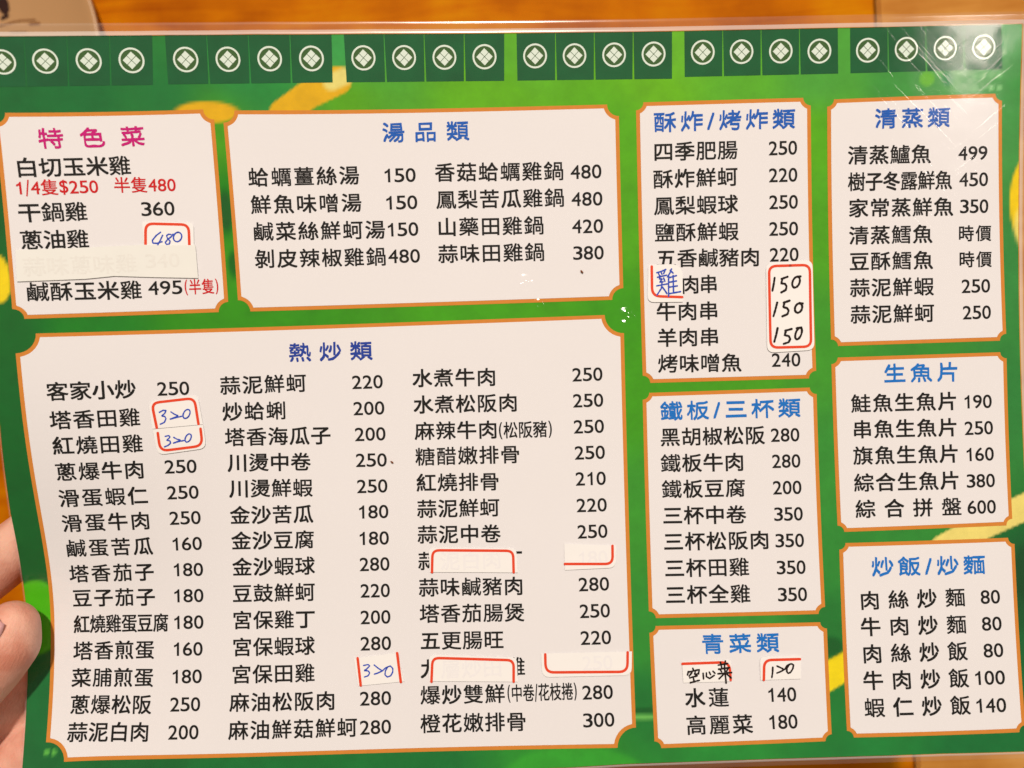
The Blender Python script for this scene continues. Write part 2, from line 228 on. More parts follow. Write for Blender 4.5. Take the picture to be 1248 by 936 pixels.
    'p150': {'outline': [(73.92, -37.56), (74.01, -38.34), (74.27, -38.96), (74.71, -39.41), (75.32, -39.68), (76.11, -39.79), (85.46, -40.05), (86.25, -39.99), (86.86, -39.74), (87.3, -39.32), (87.57, -38.72), (87.66, -37.94), (87.72, -15.69), (87.63, -14.9), (87.37, -14.27), (86.93, -13.82), (86.31, -13.54), (85.53, -13.43), (75.9, -13.16), (75.11, -13.23), (74.5, -13.47), (74.07, -13.9), (73.81, -14.51), (73.74, -15.3)], 'red': [[(80.95, -38.7), (84.66, -38.69), (85.45, -38.6), (86.06, -38.34), (86.49, -37.91), (86.76, -37.3), (86.84, -36.51), (86.74, -16.7), (86.64, -15.91), (86.38, -15.29), (85.93, -14.86), (85.32, -14.6), (84.53, -14.52), (76.93, -14.57), (76.15, -14.66), (75.53, -14.93), (75.1, -15.37), (74.84, -15.99), (74.76, -16.78), (74.79, -36.56), (74.87, -37.34), (75.13, -37.95), (75.57, -38.38), (76.18, -38.64), (76.97, -38.72), (81.19, -38.69)]], 'ink': 'black', 'strokes': [[(76.39, -35.29), (76.12, -33.6), (75.65, -31.43)], [(78.45, -34.86), (80.16, -35.41)], [(78.7, -34.97), (78.3, -33.53), (79.39, -33.37), (79.87, -32.63), (79.6, -31.54), (78.25, -30.86)], [(83.73, -34.88), (83.84, -34.29), (83.73, -33.6), (83.43, -32.94), (82.98, -32.43), (82.48, -32.16), (82.01, -32.19), (81.68, -32.51), (81.52, -33.07), (81.59, -33.75), (81.86, -34.43), (82.28, -34.98), (82.78, -35.3), (83.26, -35.33), (83.63, -35.06)], [(83.19, -35.36), (84.05, -35.4)], [(76.98, -27.86), (76.45, -25.94), (75.8, -23.89)], [(78.92, -27.8), (80.63, -28.35)], [(79.16, -27.91), (78.77, -26.47), (79.86, -26.19), (80.33, -25.44), (79.94, -24.36), (78.47, -23.8)], [(84.23, -27.02), (84.37, -26.48), (84.28, -25.86), (84.0, -25.28), (83.56, -24.86), (83.07, -24.68), (82.62, -24.77), (82.29, -25.13), (82.15, -25.67), (82.24, -26.29), (82.52, -26.87), (82.95, -27.29), (83.45, -27.47), (83.9, -27.37), (84.23, -27.02)], [(83.53, -27.52), (84.5, -27.37)], [(76.93, -20.32), (76.52, -18.5), (75.86, -16.33)], [(79.22, -19.51), (81.06, -19.94)], [(79.47, -19.62), (78.95, -18.18), (80.16, -17.89), (80.62, -17.02), (80.11, -16.06), (78.64, -15.62)], [(84.06, -19.84), (84.12, -19.22), (83.97, -18.46), (83.65, -17.72), (83.22, -17.14), (82.76, -16.83), (82.37, -16.86), (82.12, -17.22), (82.06, -17.83), (82.21, -18.59), (82.53, -19.33), (82.96, -19.91), (83.42, -20.22), (83.81, -20.19), (84.06, -19.84)], [(82.52, -20.13), (83.99, -20.33)]]},
    'greens': {'outline': [(45.1, 77.2), (59.31, 77.09), (59.28, 83.14), (45.17, 83.25)], 'red': [[(45.19, 77.79), (56.51, 77.64), (57.38, 77.73), (58.06, 78.0), (58.55, 78.46), (58.85, 79.12), (58.96, 79.96), (59.01, 82.72)]], 'ink': 'black', 'strokes': [[(48.14, 79.15), (48.34, 79.86)], [(46.77, 80.06), (46.48, 80.99)], [(46.76, 80.18), (50.04, 79.54), (49.75, 80.47)], [(47.84, 80.32), (46.94, 81.35)], [(48.81, 80.1), (48.53, 80.92), (49.74, 80.71)], [(47.16, 81.83), (49.35, 81.29)], [(48.13, 81.61), (48.31, 82.91)], [(47.22, 83.18), (49.89, 82.59)], [(51.07, 80.62), (51.11, 82.26)], [(52.04, 80.52), (51.98, 81.58), (52.92, 82.12), (54.28, 81.27)], [(52.89, 80.3), (53.21, 81.02)], [(53.98, 80.09), (54.55, 80.69)], [(55.63, 78.37), (58.42, 77.96)], [(56.28, 77.56), (56.56, 78.97)], [(57.74, 77.23), (57.41, 78.87)], [(55.69, 79.54), (58.84, 79.14)], [(56.16, 79.79), (56.5, 80.26)], [(58.34, 79.48), (57.94, 80.18)], [(55.39, 80.83), (59.36, 80.56)], [(57.4, 79.11), (57.65, 83.45)], [(57.31, 80.75), (55.67, 82.24)], [(57.79, 80.76), (59.16, 82.08)]]},
    'p120': {'outline': [(67.86, 77.9), (67.94, 77.31), (68.15, 76.85), (68.49, 76.52), (68.97, 76.32), (69.57, 76.25), (79.87, 76.22), (79.46, 82.86), (67.74, 82.96)], 'red': [[(68.68, 82.88), (68.95, 79.37), (69.1, 78.61), (69.4, 78.02), (69.86, 77.6), (70.49, 77.34), (71.27, 77.26), (79.53, 77.24)]], 'ink': 'black', 'strokes': [[(71.48, 79.38), (71.35, 80.78), (71.04, 82.28)], [(72.72, 79.03), (73.8, 79.54), (74.76, 80.1), (73.74, 80.62), (72.61, 81.02)], [(74.99, 80.0), (75.72, 78.94), (76.85, 78.48), (77.56, 78.76), (77.32, 79.84), (76.6, 80.9), (75.8, 81.21), (75.46, 80.55), (75.69, 79.48), (76.4, 78.63)]]},
}
SQUARES = [
    [(-145.87, -107.45), (-135.3, -108.02), (-136.19, -94.61), (-146.51, -94.11)],
    [(-135.18, -108.03), (-124.36, -108.5), (-125.34, -95.04), (-135.73, -94.62)],
    [(-124.23, -108.51), (-113.12, -108.89), (-114.19, -95.39), (-124.87, -95.05)],
    [(-112.98, -108.89), (-101.55, -109.18), (-102.53, -95.65), (-113.71, -95.39)],
    [(-98.08, -109.25), (-86.67, -109.37), (-87.18, -96.0), (-98.35, -95.86)],
    [(-86.53, -109.38), (-75.02, -109.42), (-75.58, -96.06), (-86.67, -96.0)],
    [(-74.88, -109.42), (-63.22, -109.38), (-63.84, -96.06), (-75.07, -96.06)],
    [(-63.08, -109.38), (-51.25, -109.26), (-51.73, -95.98), (-63.32, -96.05)],
    [(-47.71, -109.24), (-36.22, -109.06), (-36.51, -95.79), (-47.69, -95.95)],
    [(-36.07, -109.05), (-24.61, -108.81), (-25.02, -95.59), (-35.98, -95.78)],
    [(-24.47, -108.81), (-12.98, -108.53), (-13.51, -95.34), (-24.5, -95.57)],
    [(-12.83, -108.52), (-1.26, -108.2), (-1.73, -95.06), (-12.99, -95.33)],
    [(2.31, -108.1), (13.52, -107.84), (13.16, -94.72), (2.13, -94.99)],
    [(13.67, -107.84), (24.79, -107.57), (24.44, -94.43), (13.69, -94.71)],
    [(24.93, -107.56), (36.05, -107.28), (35.7, -94.14), (24.97, -94.41)],
    [(36.19, -107.28), (47.35, -106.99), (47.21, -93.83), (36.23, -94.12)],
    [(50.91, -106.9), (61.92, -106.72), (61.8, -94.03), (50.91, -94.19)],
    [(62.06, -106.72), (72.99, -106.55), (72.94, -93.86), (62.32, -94.01)],
    [(73.13, -106.55), (84.07, -106.41), (84.09, -93.72), (73.47, -93.84)],
    [(84.22, -106.4), (95.25, -106.29), (95.53, -93.6), (84.62, -93.7)],
    [(98.83, -106.19), (109.75, -106.16), (109.99, -93.56), (99.12, -93.58)],
    [(109.89, -106.15), (120.81, -106.17), (121.19, -93.58), (110.52, -93.55)],
    [(120.95, -106.17), (131.97, -106.24), (132.49, -93.64), (121.72, -93.56)],
    [(132.11, -106.24), (143.33, -106.38), (144.2, -93.76), (133.03, -93.63)],
]
CRESTS = [
    (-141.27, -100.94),
    (-130.44, -101.55),
    (-119.15, -101.92),
    (-107.73, -102.28),
    (-92.91, -102.64),
    (-81.13, -102.72),
    (-69.34, -102.8),
    (-57.4, -102.72),
    (-42.42, -102.6),
    (-30.62, -102.4),
    (-18.9, -102.14),
    (-7.23, -101.93),
    (7.5, -101.66),
    (18.98, -101.31),
    (30.48, -101.1),
    (41.94, -100.89),
    (56.18, -100.84),
    (67.42, -100.59),
    (78.78, -100.35),
    (89.97, -99.99),
    (104.05, -99.83),
    (115.34, -99.85),
    (126.82, -99.89),
    (138.33, -100.06),
]
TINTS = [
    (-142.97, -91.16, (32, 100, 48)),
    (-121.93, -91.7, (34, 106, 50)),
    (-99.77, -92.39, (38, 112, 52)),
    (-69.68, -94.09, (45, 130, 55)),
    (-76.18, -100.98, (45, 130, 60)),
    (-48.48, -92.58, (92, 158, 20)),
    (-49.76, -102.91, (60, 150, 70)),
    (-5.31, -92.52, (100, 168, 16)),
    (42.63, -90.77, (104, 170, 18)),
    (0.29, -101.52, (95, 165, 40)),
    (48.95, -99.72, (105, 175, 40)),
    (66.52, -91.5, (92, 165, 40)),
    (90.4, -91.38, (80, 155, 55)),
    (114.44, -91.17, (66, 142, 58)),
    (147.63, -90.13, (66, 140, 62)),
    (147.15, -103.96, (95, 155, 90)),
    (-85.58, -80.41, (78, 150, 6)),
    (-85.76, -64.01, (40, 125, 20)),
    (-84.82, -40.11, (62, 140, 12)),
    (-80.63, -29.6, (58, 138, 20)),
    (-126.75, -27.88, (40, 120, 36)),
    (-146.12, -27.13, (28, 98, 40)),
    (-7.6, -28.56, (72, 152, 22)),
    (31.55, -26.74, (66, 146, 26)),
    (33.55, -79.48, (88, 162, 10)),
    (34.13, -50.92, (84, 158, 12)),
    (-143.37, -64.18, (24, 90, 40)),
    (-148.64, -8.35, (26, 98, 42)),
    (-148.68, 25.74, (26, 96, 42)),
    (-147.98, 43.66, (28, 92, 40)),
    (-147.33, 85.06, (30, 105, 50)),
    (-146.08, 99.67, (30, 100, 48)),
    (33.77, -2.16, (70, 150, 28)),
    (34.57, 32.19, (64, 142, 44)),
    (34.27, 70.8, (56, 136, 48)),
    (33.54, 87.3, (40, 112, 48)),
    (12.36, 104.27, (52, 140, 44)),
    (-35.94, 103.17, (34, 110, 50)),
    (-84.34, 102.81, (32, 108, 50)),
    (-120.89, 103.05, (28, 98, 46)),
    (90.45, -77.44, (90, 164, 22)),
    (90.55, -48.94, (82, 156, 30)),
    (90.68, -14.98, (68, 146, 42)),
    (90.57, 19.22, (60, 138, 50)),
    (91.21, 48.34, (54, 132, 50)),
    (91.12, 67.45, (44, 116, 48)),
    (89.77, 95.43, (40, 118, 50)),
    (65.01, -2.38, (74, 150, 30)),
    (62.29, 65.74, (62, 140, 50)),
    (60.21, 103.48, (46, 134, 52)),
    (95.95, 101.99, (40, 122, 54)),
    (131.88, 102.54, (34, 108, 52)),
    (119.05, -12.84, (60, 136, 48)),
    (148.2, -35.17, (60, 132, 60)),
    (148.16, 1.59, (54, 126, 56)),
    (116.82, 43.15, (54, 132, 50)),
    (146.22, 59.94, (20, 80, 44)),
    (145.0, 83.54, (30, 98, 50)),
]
SHAPES = [
    ('ellipse', [(-88.26, -88.04), (-79.46, -87.98), (-88.48, -85.05)], (222, 164, 0), 1.2),
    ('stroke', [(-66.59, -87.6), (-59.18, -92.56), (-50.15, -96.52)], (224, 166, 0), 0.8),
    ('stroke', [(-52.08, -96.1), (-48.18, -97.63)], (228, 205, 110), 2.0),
    ('ellipse', [(-147.61, -41.15), (-144.5, -41.12), (-148.09, -34.41)], (238, 200, 30), 0.8),
    ('ellipse', [(-84.86, -59.73), (-82.75, -59.7), (-85.24, -53.55)], (22, 88, 34), 2.0),
    ('ellipse', [(-83.41, -44.41), (-81.75, -44.37), (-83.62, -40.56)], (24, 96, 30), 2.0),
    ('ellipse', [(-148.06, 59.34), (-140.08, 59.82), (-148.02, 70.5)], (78, 172, 20), 1.2),
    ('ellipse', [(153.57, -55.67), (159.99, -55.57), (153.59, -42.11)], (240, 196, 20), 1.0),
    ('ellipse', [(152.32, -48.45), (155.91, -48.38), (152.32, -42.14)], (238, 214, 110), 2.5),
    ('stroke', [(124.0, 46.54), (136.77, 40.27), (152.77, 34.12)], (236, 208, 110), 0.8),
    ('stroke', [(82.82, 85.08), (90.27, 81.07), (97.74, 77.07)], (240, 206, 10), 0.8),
    ('ellipse', [(88.8, 74.0), (92.64, 74.1), (88.62, 76.81)], (26, 92, 40), 2.2),
    ('ellipse', [(148.34, 55.24), (151.86, 55.4), (147.72, 63.36)], (16, 74, 40), 2.0),
    ('ellipse', [(32.17, 91.0), (36.98, 91.09), (32.13, 91.93)], (24, 92, 40), 1.0),
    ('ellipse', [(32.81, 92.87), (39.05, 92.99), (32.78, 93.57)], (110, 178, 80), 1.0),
    ('ellipse', [(121.71, -91.47), (123.91, -91.42), (121.75, -89.38)], (100, 172, 40), 1.4),
    ('ellipse', [(127.81, -91.58), (129.52, -91.54), (127.86, -89.26)], (44, 122, 60), 1.4),
    ('ellipse', [(135.9, -91.9), (136.64, -91.89), (135.92, -91.21)], (116, 176, 100), 1.0),
    ('ellipse', [(138.37, -91.86), (139.11, -91.85), (138.39, -91.17)], (116, 176, 100), 1.0),
    ('ellipse', [(140.84, -92.06), (141.59, -92.05), (140.86, -91.37)], (116, 176, 100), 1.0),
    ('ellipse', [(143.33, -92.03), (144.07, -92.03), (143.35, -91.34)], (116, 176, 100), 1.0),
    ('ellipse', [(135.99, -88.42), (136.73, -88.41), (136.0, -87.72)], (116, 176, 100), 1.0),
    ('ellipse', [(140.94, -88.58), (141.68, -88.57), (140.95, -87.88)], (116, 176, 100), 1.0),
    ('ellipse', [(143.42, -88.55), (144.17, -88.54), (143.44, -87.85)], (116, 176, 100), 1.0),
    ('ellipse', [(-143.52, 98.13), (-142.94, 98.17), (-143.43, 99.01)], (100, 180, 70), 0.8),
    ('ellipse', [(-141.43, 98.27), (-140.85, 98.31), (-141.35, 99.16)], (100, 180, 70), 0.8),
    ('ellipse', [(12.14, 109.98), (33.65, 110.32), (11.78, 119.01)], (58, 152, 46), 2.0),
]
SPOTS = [(19.44, -39.1), (-39.17, 15.95)]
HAND = {
    'thumb': [(-149.57, 59.34, 11.5, 7.6), (-151.3, 63.76, 12.5, 9.6), (-155.82, 69.56, 13.3, 9.9), (-162.7, 76.65, 14.2, 10.2), (-167.72, 84.5, 15.0, 10.4), (-178.07, 98.69, 16.0, 10.6), (-193.46, 115.95, 14.0, 12.5), (-218.17, 139.43, 6.0, 15.0), (-250.68, 166.67, -2.0, 17.0)],
    'index': [(-141.12, 28.32, -4.84, 7.6), (-150.23, 34.11, -6.03, 8.6), (-164.84, 44.13, -8.16, 9.4), (-178.79, 54.52, -7.0, 9.6), (-193.57, 66.47, -7.0, 9.8), (-208.94, 79.38, -6.0, 10.5), (-230.87, 105.12, -6.0, 13.0), (-263.78, 154.88, -8.0, 17.0)],
    'middle': [(-140.79, 75.15, -7.03, 8.0), (-151.15, 81.66, -6.61, 9.0), (-165.21, 91.48, -5.7, 9.8), (-183.53, 105.08, -9.0, 10.0), (-202.36, 116.35, -9.0, 10.4), (-221.68, 125.8, -8.0, 11.5), (-243.93, 144.25, -7.0, 14.0), (-269.65, 167.86, -8.0, 18.0)],
    'ring': [(-139.82, 93.68, -3.83, 7.6), (-151.0, 100.08, -2.82, 8.8), (-165.97, 109.32, -1.68, 10.0), (-191.13, 128.13, -11.0, 10.0), (-210.31, 143.49, -11.0, 10.0), (-228.3, 149.06, -10.0, 11.0), (-252.01, 166.3, -9.0, 14.0), (-273.93, 181.65, -9.0, 18.0)],
    'little': [(-146.92, 127.42, 6.16, 6.6), (-158.64, 133.7, 7.57, 7.6), (-188.28, 154.47, -13.0, 8.2), (-207.34, 163.35, -13.0, 9.0), (-225.49, 168.93, -12.0, 10.0), (-253.79, 185.45, -10.0, 14.0), (-277.3, 197.42, -9.0, 17.0)],
    'wrist': [(-263.9, 157.5, -8.0, 18.0), (-278.18, 180.82, -8.0, 21.0), (-303.39, 209.29, -8.0, 23.0), (-342.62, 248.31, -8.0, 25.0), (-404.99, 311.42, -8.0, 29.0)],
}
DISH = (-260.51, -156.52)
DISH_STROKES = [
    ([(-230.07, -172.67), (-226.34, -173.43), (-222.61, -174.38), (-218.91, -174.78), (-212.64, -174.71)], 0.55, 'glaze_brown'),
    ([(-215.29, -173.0), (-210.86, -173.01)], 1.0, 'glaze_brown'),
    ([(-228.05, -186.05), (-227.09, -182.37), (-226.44, -180.17)], 5.0, 'glaze_dark'),
    ([(-227.71, -176.22), (-225.45, -177.22)], 1.6, 'glaze_dark'),
    ([(-224.28, -169.72), (-216.9, -169.61)], 0.4, 'glaze_brown'),
]
DENTS = [(1.93, -34.6, 5, 2.0), (31.99, -24.77, 4, 1.8), (5.92, -29.09, 3.4, 1.5)]
CAM_ROT = [[0.999331, 0.032523, 0.016739], [-0.032724, 0.999394, 0.011867], [-0.016343, -0.012407, 0.999789]]
CAM_LOC = [1.832, 9.315, 255.585]
BEND = [13.23379, 46.72691, 62.43085, 45.6069, 69.89421, 2.63835, 5.89143, 0.76568, -2.35435]

# ------------------------------------------------------------------ camera, world, lamps, exposure
cam = bpy.data.objects.new('camera', bpy.data.cameras.new('camera'))
COL.objects.link(cam)
m = Matrix(CAM_ROT).to_4x4()
m.translation = Vector((CAM_LOC[0], CAM_LOC[1], CAM_LOC[2] + LIFT)) * MM
cam.matrix_world = m
cam.data.sensor_width = 36.0
cam.data.angle = math.radians(62.0)
cam.data.clip_start = 0.01
cam.data.clip_end = 20.0
cam.data.dof.use_dof = True
cam.data.dof.focus_distance = 0.2555
cam.data.dof.aperture_fstop = 7.5
scene.camera = cam

world = bpy.data.worlds.new('World')
scene.world = world
world.use_nodes = True
world.node_tree.nodes['Background'].inputs[0].default_value = (1.0, 0.80, 0.62, 1)
world.node_tree.nodes['Background'].inputs[1].default_value = 0.22

def lamp(name, loc, size, power, colour):
    d = bpy.data.lights.new(name, 'AREA')
    d.shape = 'DISK'; d.size = size; d.energy = power; d.color = colour
    o = bpy.data.objects.new(name, d); COL.objects.link(o)
    o.location = loc
    o.rotation_euler = (Vector((0, 0, 0.13)) - Vector(loc)).to_track_quat('-Z', 'Y').to_euler()
    return o
lamp('ceiling_lamp', (0.0, 0.84, 1.55), 0.075, 25.5, (1.0, 0.87, 0.76))
lamp('ceiling_lamp_far', (1.08, 0.42, 1.55), 0.26, 3.5, (1.0, 0.88, 0.78))

scene.view_settings.view_transform = 'Standard'
scene.view_settings.look = 'None'
scene.view_settings.exposure = 0.0
scene.view_settings.gamma = 1.0
scene.render.engine = 'CYCLES'
scene.cycles.use_denoising = True
scene.cycles.max_bounces = 5
scene.cycles.transparent_max_bounces = 12
scene.cycles.caustics_reflective = False
scene.cycles.caustics_refractive = False
scene.cycles.use_adaptive_sampling = True
scene.cycles.adaptive_threshold = 0.02

# ------------------------------------------------------------------ materials
ROOM = (0.95, 0.82, 0.71)           # the lamps' tint, divided out of the colours seen in the photograph
def lin(c):
    c = c / 255.0
    return c / 12.92 if c <= 0.04045 else ((c + 0.055) / 1.055) ** 2.4
VEIL = (0.0085, 0.0068, 0.005)       # the room mirrored in the film, seen over every printed colour
def seen(r, g, b, top=0.9):
    return tuple(min(top, max(0.003, lin(x) / k)) for x, k in zip((r, g, b), ROOM)) + (1.0,)
def inked(r, g, b):
    return tuple(min(0.9, max(0.003, (lin(x) - w) / k)) for x, k, w in zip((r, g, b), ROOM, VEIL)) + (1.0,)

def nodes_of(name):
    m = bpy.data.materials.new(name); m.use_nodes = True
    nt = m.node_tree
    return m, nt, nt.nodes['Principled BSDF']
def nd(nt, kind, **kw):
    n = nt.nodes.new(kind)
    for k, v in kw.items():
        if k.startswith('i_'):
            key = k[2:].replace('_', ' ')
            n.inputs[key].default_value = v
        else:
            setattr(n, k, v)
    return n
def plain(name, col, rough=0.6, spec=0.15, mottle=0.06, scale=900.0):
    m, nt, b = nodes_of(name)
    tc = nd(nt, 'ShaderNodeTexCoord')
    no = nd(nt, 'ShaderNodeTexNoise', i_Scale=scale, i_Detail=3.0)
    nt.links.new(tc.outputs['Object'], no.inputs['Vector'])
    mr = nd(nt, 'ShaderNodeMapRange')
    mr.inputs['To Min'].default_value = 1 - mottle; mr.inputs['To Max'].default_value = 1 + mottle
    nt.links.new(no.outputs['Fac'], mr.inputs['Value'])
    mx = nd(nt, 'ShaderNodeVectorMath', operation='SCALE')
    mx.inputs[0].default_value = col[:3]
    nt.links.new(mr.outputs['Result'], mx.inputs['Scale'])
    nt.links.new(mx.outputs['Vector'], b.inputs['Base Color'])
    b.inputs['Roughness'].default_value = rough
    b.inputs['Specular IOR Level'].default_value = spec
    return m

M = {}
M['panel'] = plain('panel_white_print', inked(236, 221, 210), mottle=0.02, scale=25)
M['border'] = plain('panel_orange_print', inked(214, 128, 48), mottle=0.08, scale=600)
M['black'] = plain('black_print', inked(26, 18, 17), mottle=0.2)
M['red'] = plain('red_print', inked(206, 28, 30))
M['magenta'] = plain('magenta_print', inked(200, 6, 108))
M['navy'] = plain('navy_print', inked(38, 62, 142))
M['blue'] = plain('blue_print', inked(34, 90, 168))
M['sky_blue'] = plain('bright_blue_print', inked(18, 110, 182))
M['square'] = plain('dark_green_print', inked(20, 88, 46), mottle=0.3, scale=130)
M['disc'] = plain('olive_green_print', inked(62, 92, 44), mottle=0.1)
M['crest'] = plain('crest_white_print', inked(222, 226, 200), mottle=0.03)
M['sticker'] = plain('sticker_paper', seen(237, 224, 213), rough=0.5, spec=0.3, mottle=0.015, scale=300)
M['tape'] = plain('correction_tape', seen(230, 218, 201), rough=0.55, spec=0.3, mottle=0.025, scale=160)
M['frame'] = plain('red_label_frame', seen(222, 66, 34), rough=0.5, spec=0.2)
M['ghost'] = plain('show_through_print', seen(233, 219, 208), mottle=0.03)
M['ghost_tape'] = plain('show_through_print_tape', seen(227, 214, 197), mottle=0.06)
M['pen_blue'] = plain('blue_pen', seen(52, 74, 164), rough=0.4, mottle=0.25, scale=1500)
M['pen_black'] = plain('black_pen', seen(34, 22, 18), rough=0.4, mottle=0.25, scale=1500)
M['backing'] = plain('back_of_the_print', seen(200, 190, 180))
M['crumb'] = plain('crumb', seen(120, 62, 30))
M['ceramic'] = plain('glazed_ceramic', seen(180, 130, 82), rough=0.4, spec=0.5, mottle=0.04, scale=30)
M['glaze_brown'] = plain('brown_glaze', seen(120, 66, 22), rough=0.3, spec=0.5)
M['glaze_dark'] = plain('dark_glaze', seen(46, 20, 14), rough=0.3, spec=0.5)

def paper_material():
    m, nt, b = nodes_of('green_artwork_print')
    at = nd(nt, 'ShaderNodeAttribute', attribute_name='artwork')
    tc = nd(nt, 'ShaderNodeTexCoord')
    no = nd(nt, 'ShaderNodeTexNoise', i_Scale=140.0, i_Detail=6.0, i_Roughness=0.7)
    nt.links.new(tc.outputs['Object'], no.inputs['Vector'])
    mr = nd(nt, 'ShaderNodeMapRange')
    mr.inputs['From Min'].default_value = 0.25; mr.inputs['From Max'].default_value = 0.75
    mr.inputs['To Min'].default_value = 0.86; mr.inputs['To Max'].default_value = 1.14
    nt.links.new(no.outputs['Fac'], mr.inputs['Value'])
    mx = nd(nt, 'ShaderNodeVectorMath', operation='SCALE')
    nt.links.new(at.outputs['Color'], mx.inputs[0])
    nt.links.new(mr.outputs['Result'], mx.inputs['Scale'])
    nt.links.new(mx.outputs['Vector'], b.inputs['Base Color'])
    b.inputs['Roughness'].default_value = 0.6
    b.inputs['Specular IOR Level'].default_value = 0.15
    return m
M['paper'] = paper_material()

def film_material(name, haze, dents, rough=0.11, scratchy=True):
    m = bpy.data.materials.new(name); m.use_nodes = True
    nt = m.node_tree
    nt.nodes.remove(nt.nodes['Principled BSDF'])
    out = nt.nodes['Material Output']
    tc = nd(nt, 'ShaderNodeTexCoord')
    ob = tc.outputs['Object']
    # broad waves of the plastic, fine hairline scratches and a few local dents
    wave = nd(nt, 'ShaderNodeTexNoise', i_Scale=70.0, i_Detail=2.0)
    nt.links.new(ob, wave.inputs['Vector'])
    def scratches(angle, sx):
        tn = nd(nt, 'ShaderNodeMapping'); tn.inputs['Rotation'].default_value = (0, 0, angle)
        nt.links.new(ob, tn.inputs['Vector'])
        mp = nd(nt, 'ShaderNodeMapping')
        mp.inputs['Scale'].default_value = (sx, sx * 0.05, sx * 0.05)
        nt.links.new(tn.outputs['Vector'], mp.inputs['Vector'])
        n = nd(nt, 'ShaderNodeTexNoise', i_Scale=1.0, i_Detail=1.0, i_Roughness=0.6)
        nt.links.new(mp.outputs['Vector'], n.inputs['Vector'])
        r = nd(nt, 'ShaderNodeMapRange')
        r.inputs['From Min'].default_value = 0.63; r.inputs['From Max'].default_value = 0.72
        nt.links.new(n.outputs['Fac'], r.inputs['Value'])
        return r.outputs['Result']
    def add(a, b, ka=1.0, kb=1.0):
        x = nd(nt, 'ShaderNodeMath', operation='MULTIPLY'); x.inputs[1].default_value = ka
        nt.links.new(a, x.inputs[0])
        y = nd(nt, 'ShaderNodeMath', operation='MULTIPLY_ADD'); y.inputs[1].default_value = kb
        nt.links.new(b, y.inputs[0]); nt.links.new(x.outputs[0], y.inputs[2])
        return y.outputs[0]
    flat = nd(nt, 'ShaderNodeValue'); flat.outputs[0].default_value = 0.0
    hgt = add(wave.outputs['Fac'], flat.outputs[0], 0.00014 if scratchy else 0.00006)
    if scratchy:
        for ang, sx in ((0.95, 900), (-0.75, 1100)):
            hgt = add(hgt, scratches(ang, sx), 1.0, 0.000007)
    if dents:
        n = nd(nt, 'ShaderNodeTexNoise', i_Scale=330.0, i_Detail=0.0, i_Distortion=0.4)
        nt.links.new(ob, n.inputs['Vector'])
    for (x, y, z, rad, amp) in dents:
        d = nd(nt, 'ShaderNodeVectorMath', operation='DISTANCE')
        d.inputs[1].default_value = (x, y, z)
        nt.links.new(ob, d.inputs[0])
        r = nd(nt, 'ShaderNodeMapRange', interpolation_type='SMOOTHSTEP')
        r.inputs['From Min'].default_value = 0.0; r.inputs['From Max'].default_value = rad
        r.inputs['To Min'].default_value = amp; r.inputs['To Max'].default_value = 0.0
        nt.links.new(d.outputs['Value'], r.inputs['Value'])
        k = nd(nt, 'ShaderNodeMath', operation='MULTIPLY')
        nt.links.new(n.outputs['Fac'], k.inputs[0]); nt.links.new(r.outputs['Result'], k.inputs[1])
        hgt = add(hgt, k.outputs[0])
    bump = nd(nt, 'ShaderNodeBump', i_Strength=1.0, i_Distance=1.0)
    nt.links.new(hgt, bump.inputs['Height'])
    # thin film: the same reflectance from either side
    ge = nd(nt, 'ShaderNodeNewGeometry')
    dt = nd(nt, 'ShaderNodeVectorMath', operation='DOT_PRODUCT')
    nt.links.new(ge.outputs['Incoming'], dt.inputs[0]); nt.links.new(ge.outputs['Normal'], dt.inputs[1])
    ab = nd(nt, 'ShaderNodeMath', operation='ABSOLUTE'); nt.links.new(dt.outputs['Value'], ab.inputs[0])
    om = nd(nt, 'ShaderNodeMath', operation='SUBTRACT'); om.inputs[0].default_value = 1.0
    nt.links.new(ab.outputs[0], om.inputs[1])
    pw = nd(nt, 'ShaderNodeMath', operation='POWER'); pw.inputs[1].default_value = 5.0
    nt.links.new(om.outputs[0], pw.inputs[0])
    fr = nd(nt, 'ShaderNodeMath', operation='MULTIPLY_ADD'); fr.inputs[1].default_value = 0.96; fr.inputs[2].default_value = 0.04
    nt.links.new(pw.outputs[0], fr.inputs[0])
    tr = nd(nt, 'ShaderNodeBsdfTransparent')
    gl = nd(nt, 'ShaderNodeBsdfGlossy', i_Roughness=rough)
    gl.inputs['Color'].default_value = (1, 1, 1, 1)
    nt.links.new(bump.outputs['Normal'], gl.inputs['Normal'])
    df = nd(nt, 'ShaderNodeBsdfDiffuse')
    df.inputs['Color'].default_value = (0.85, 0.83, 0.8, 1)
    mixd = nd(nt, 'ShaderNodeMixShader'); mixd.inputs['Fac'].default_value = haze
    nt.links.new(tr.outputs[0], mixd.inputs[1]); nt.links.new(df.outputs[0], mixd.inputs[2])
    mix = nd(nt, 'ShaderNodeMixShader')
    nt.links.new(fr.outputs[0], mix.inputs['Fac'])
    nt.links.new(mixd.outputs[0], mix.inputs[1]); nt.links.new(gl.outputs[0], mix.inputs[2])
    nt.links.new(mix.outputs[0], out.inputs['Surface'])
    return m

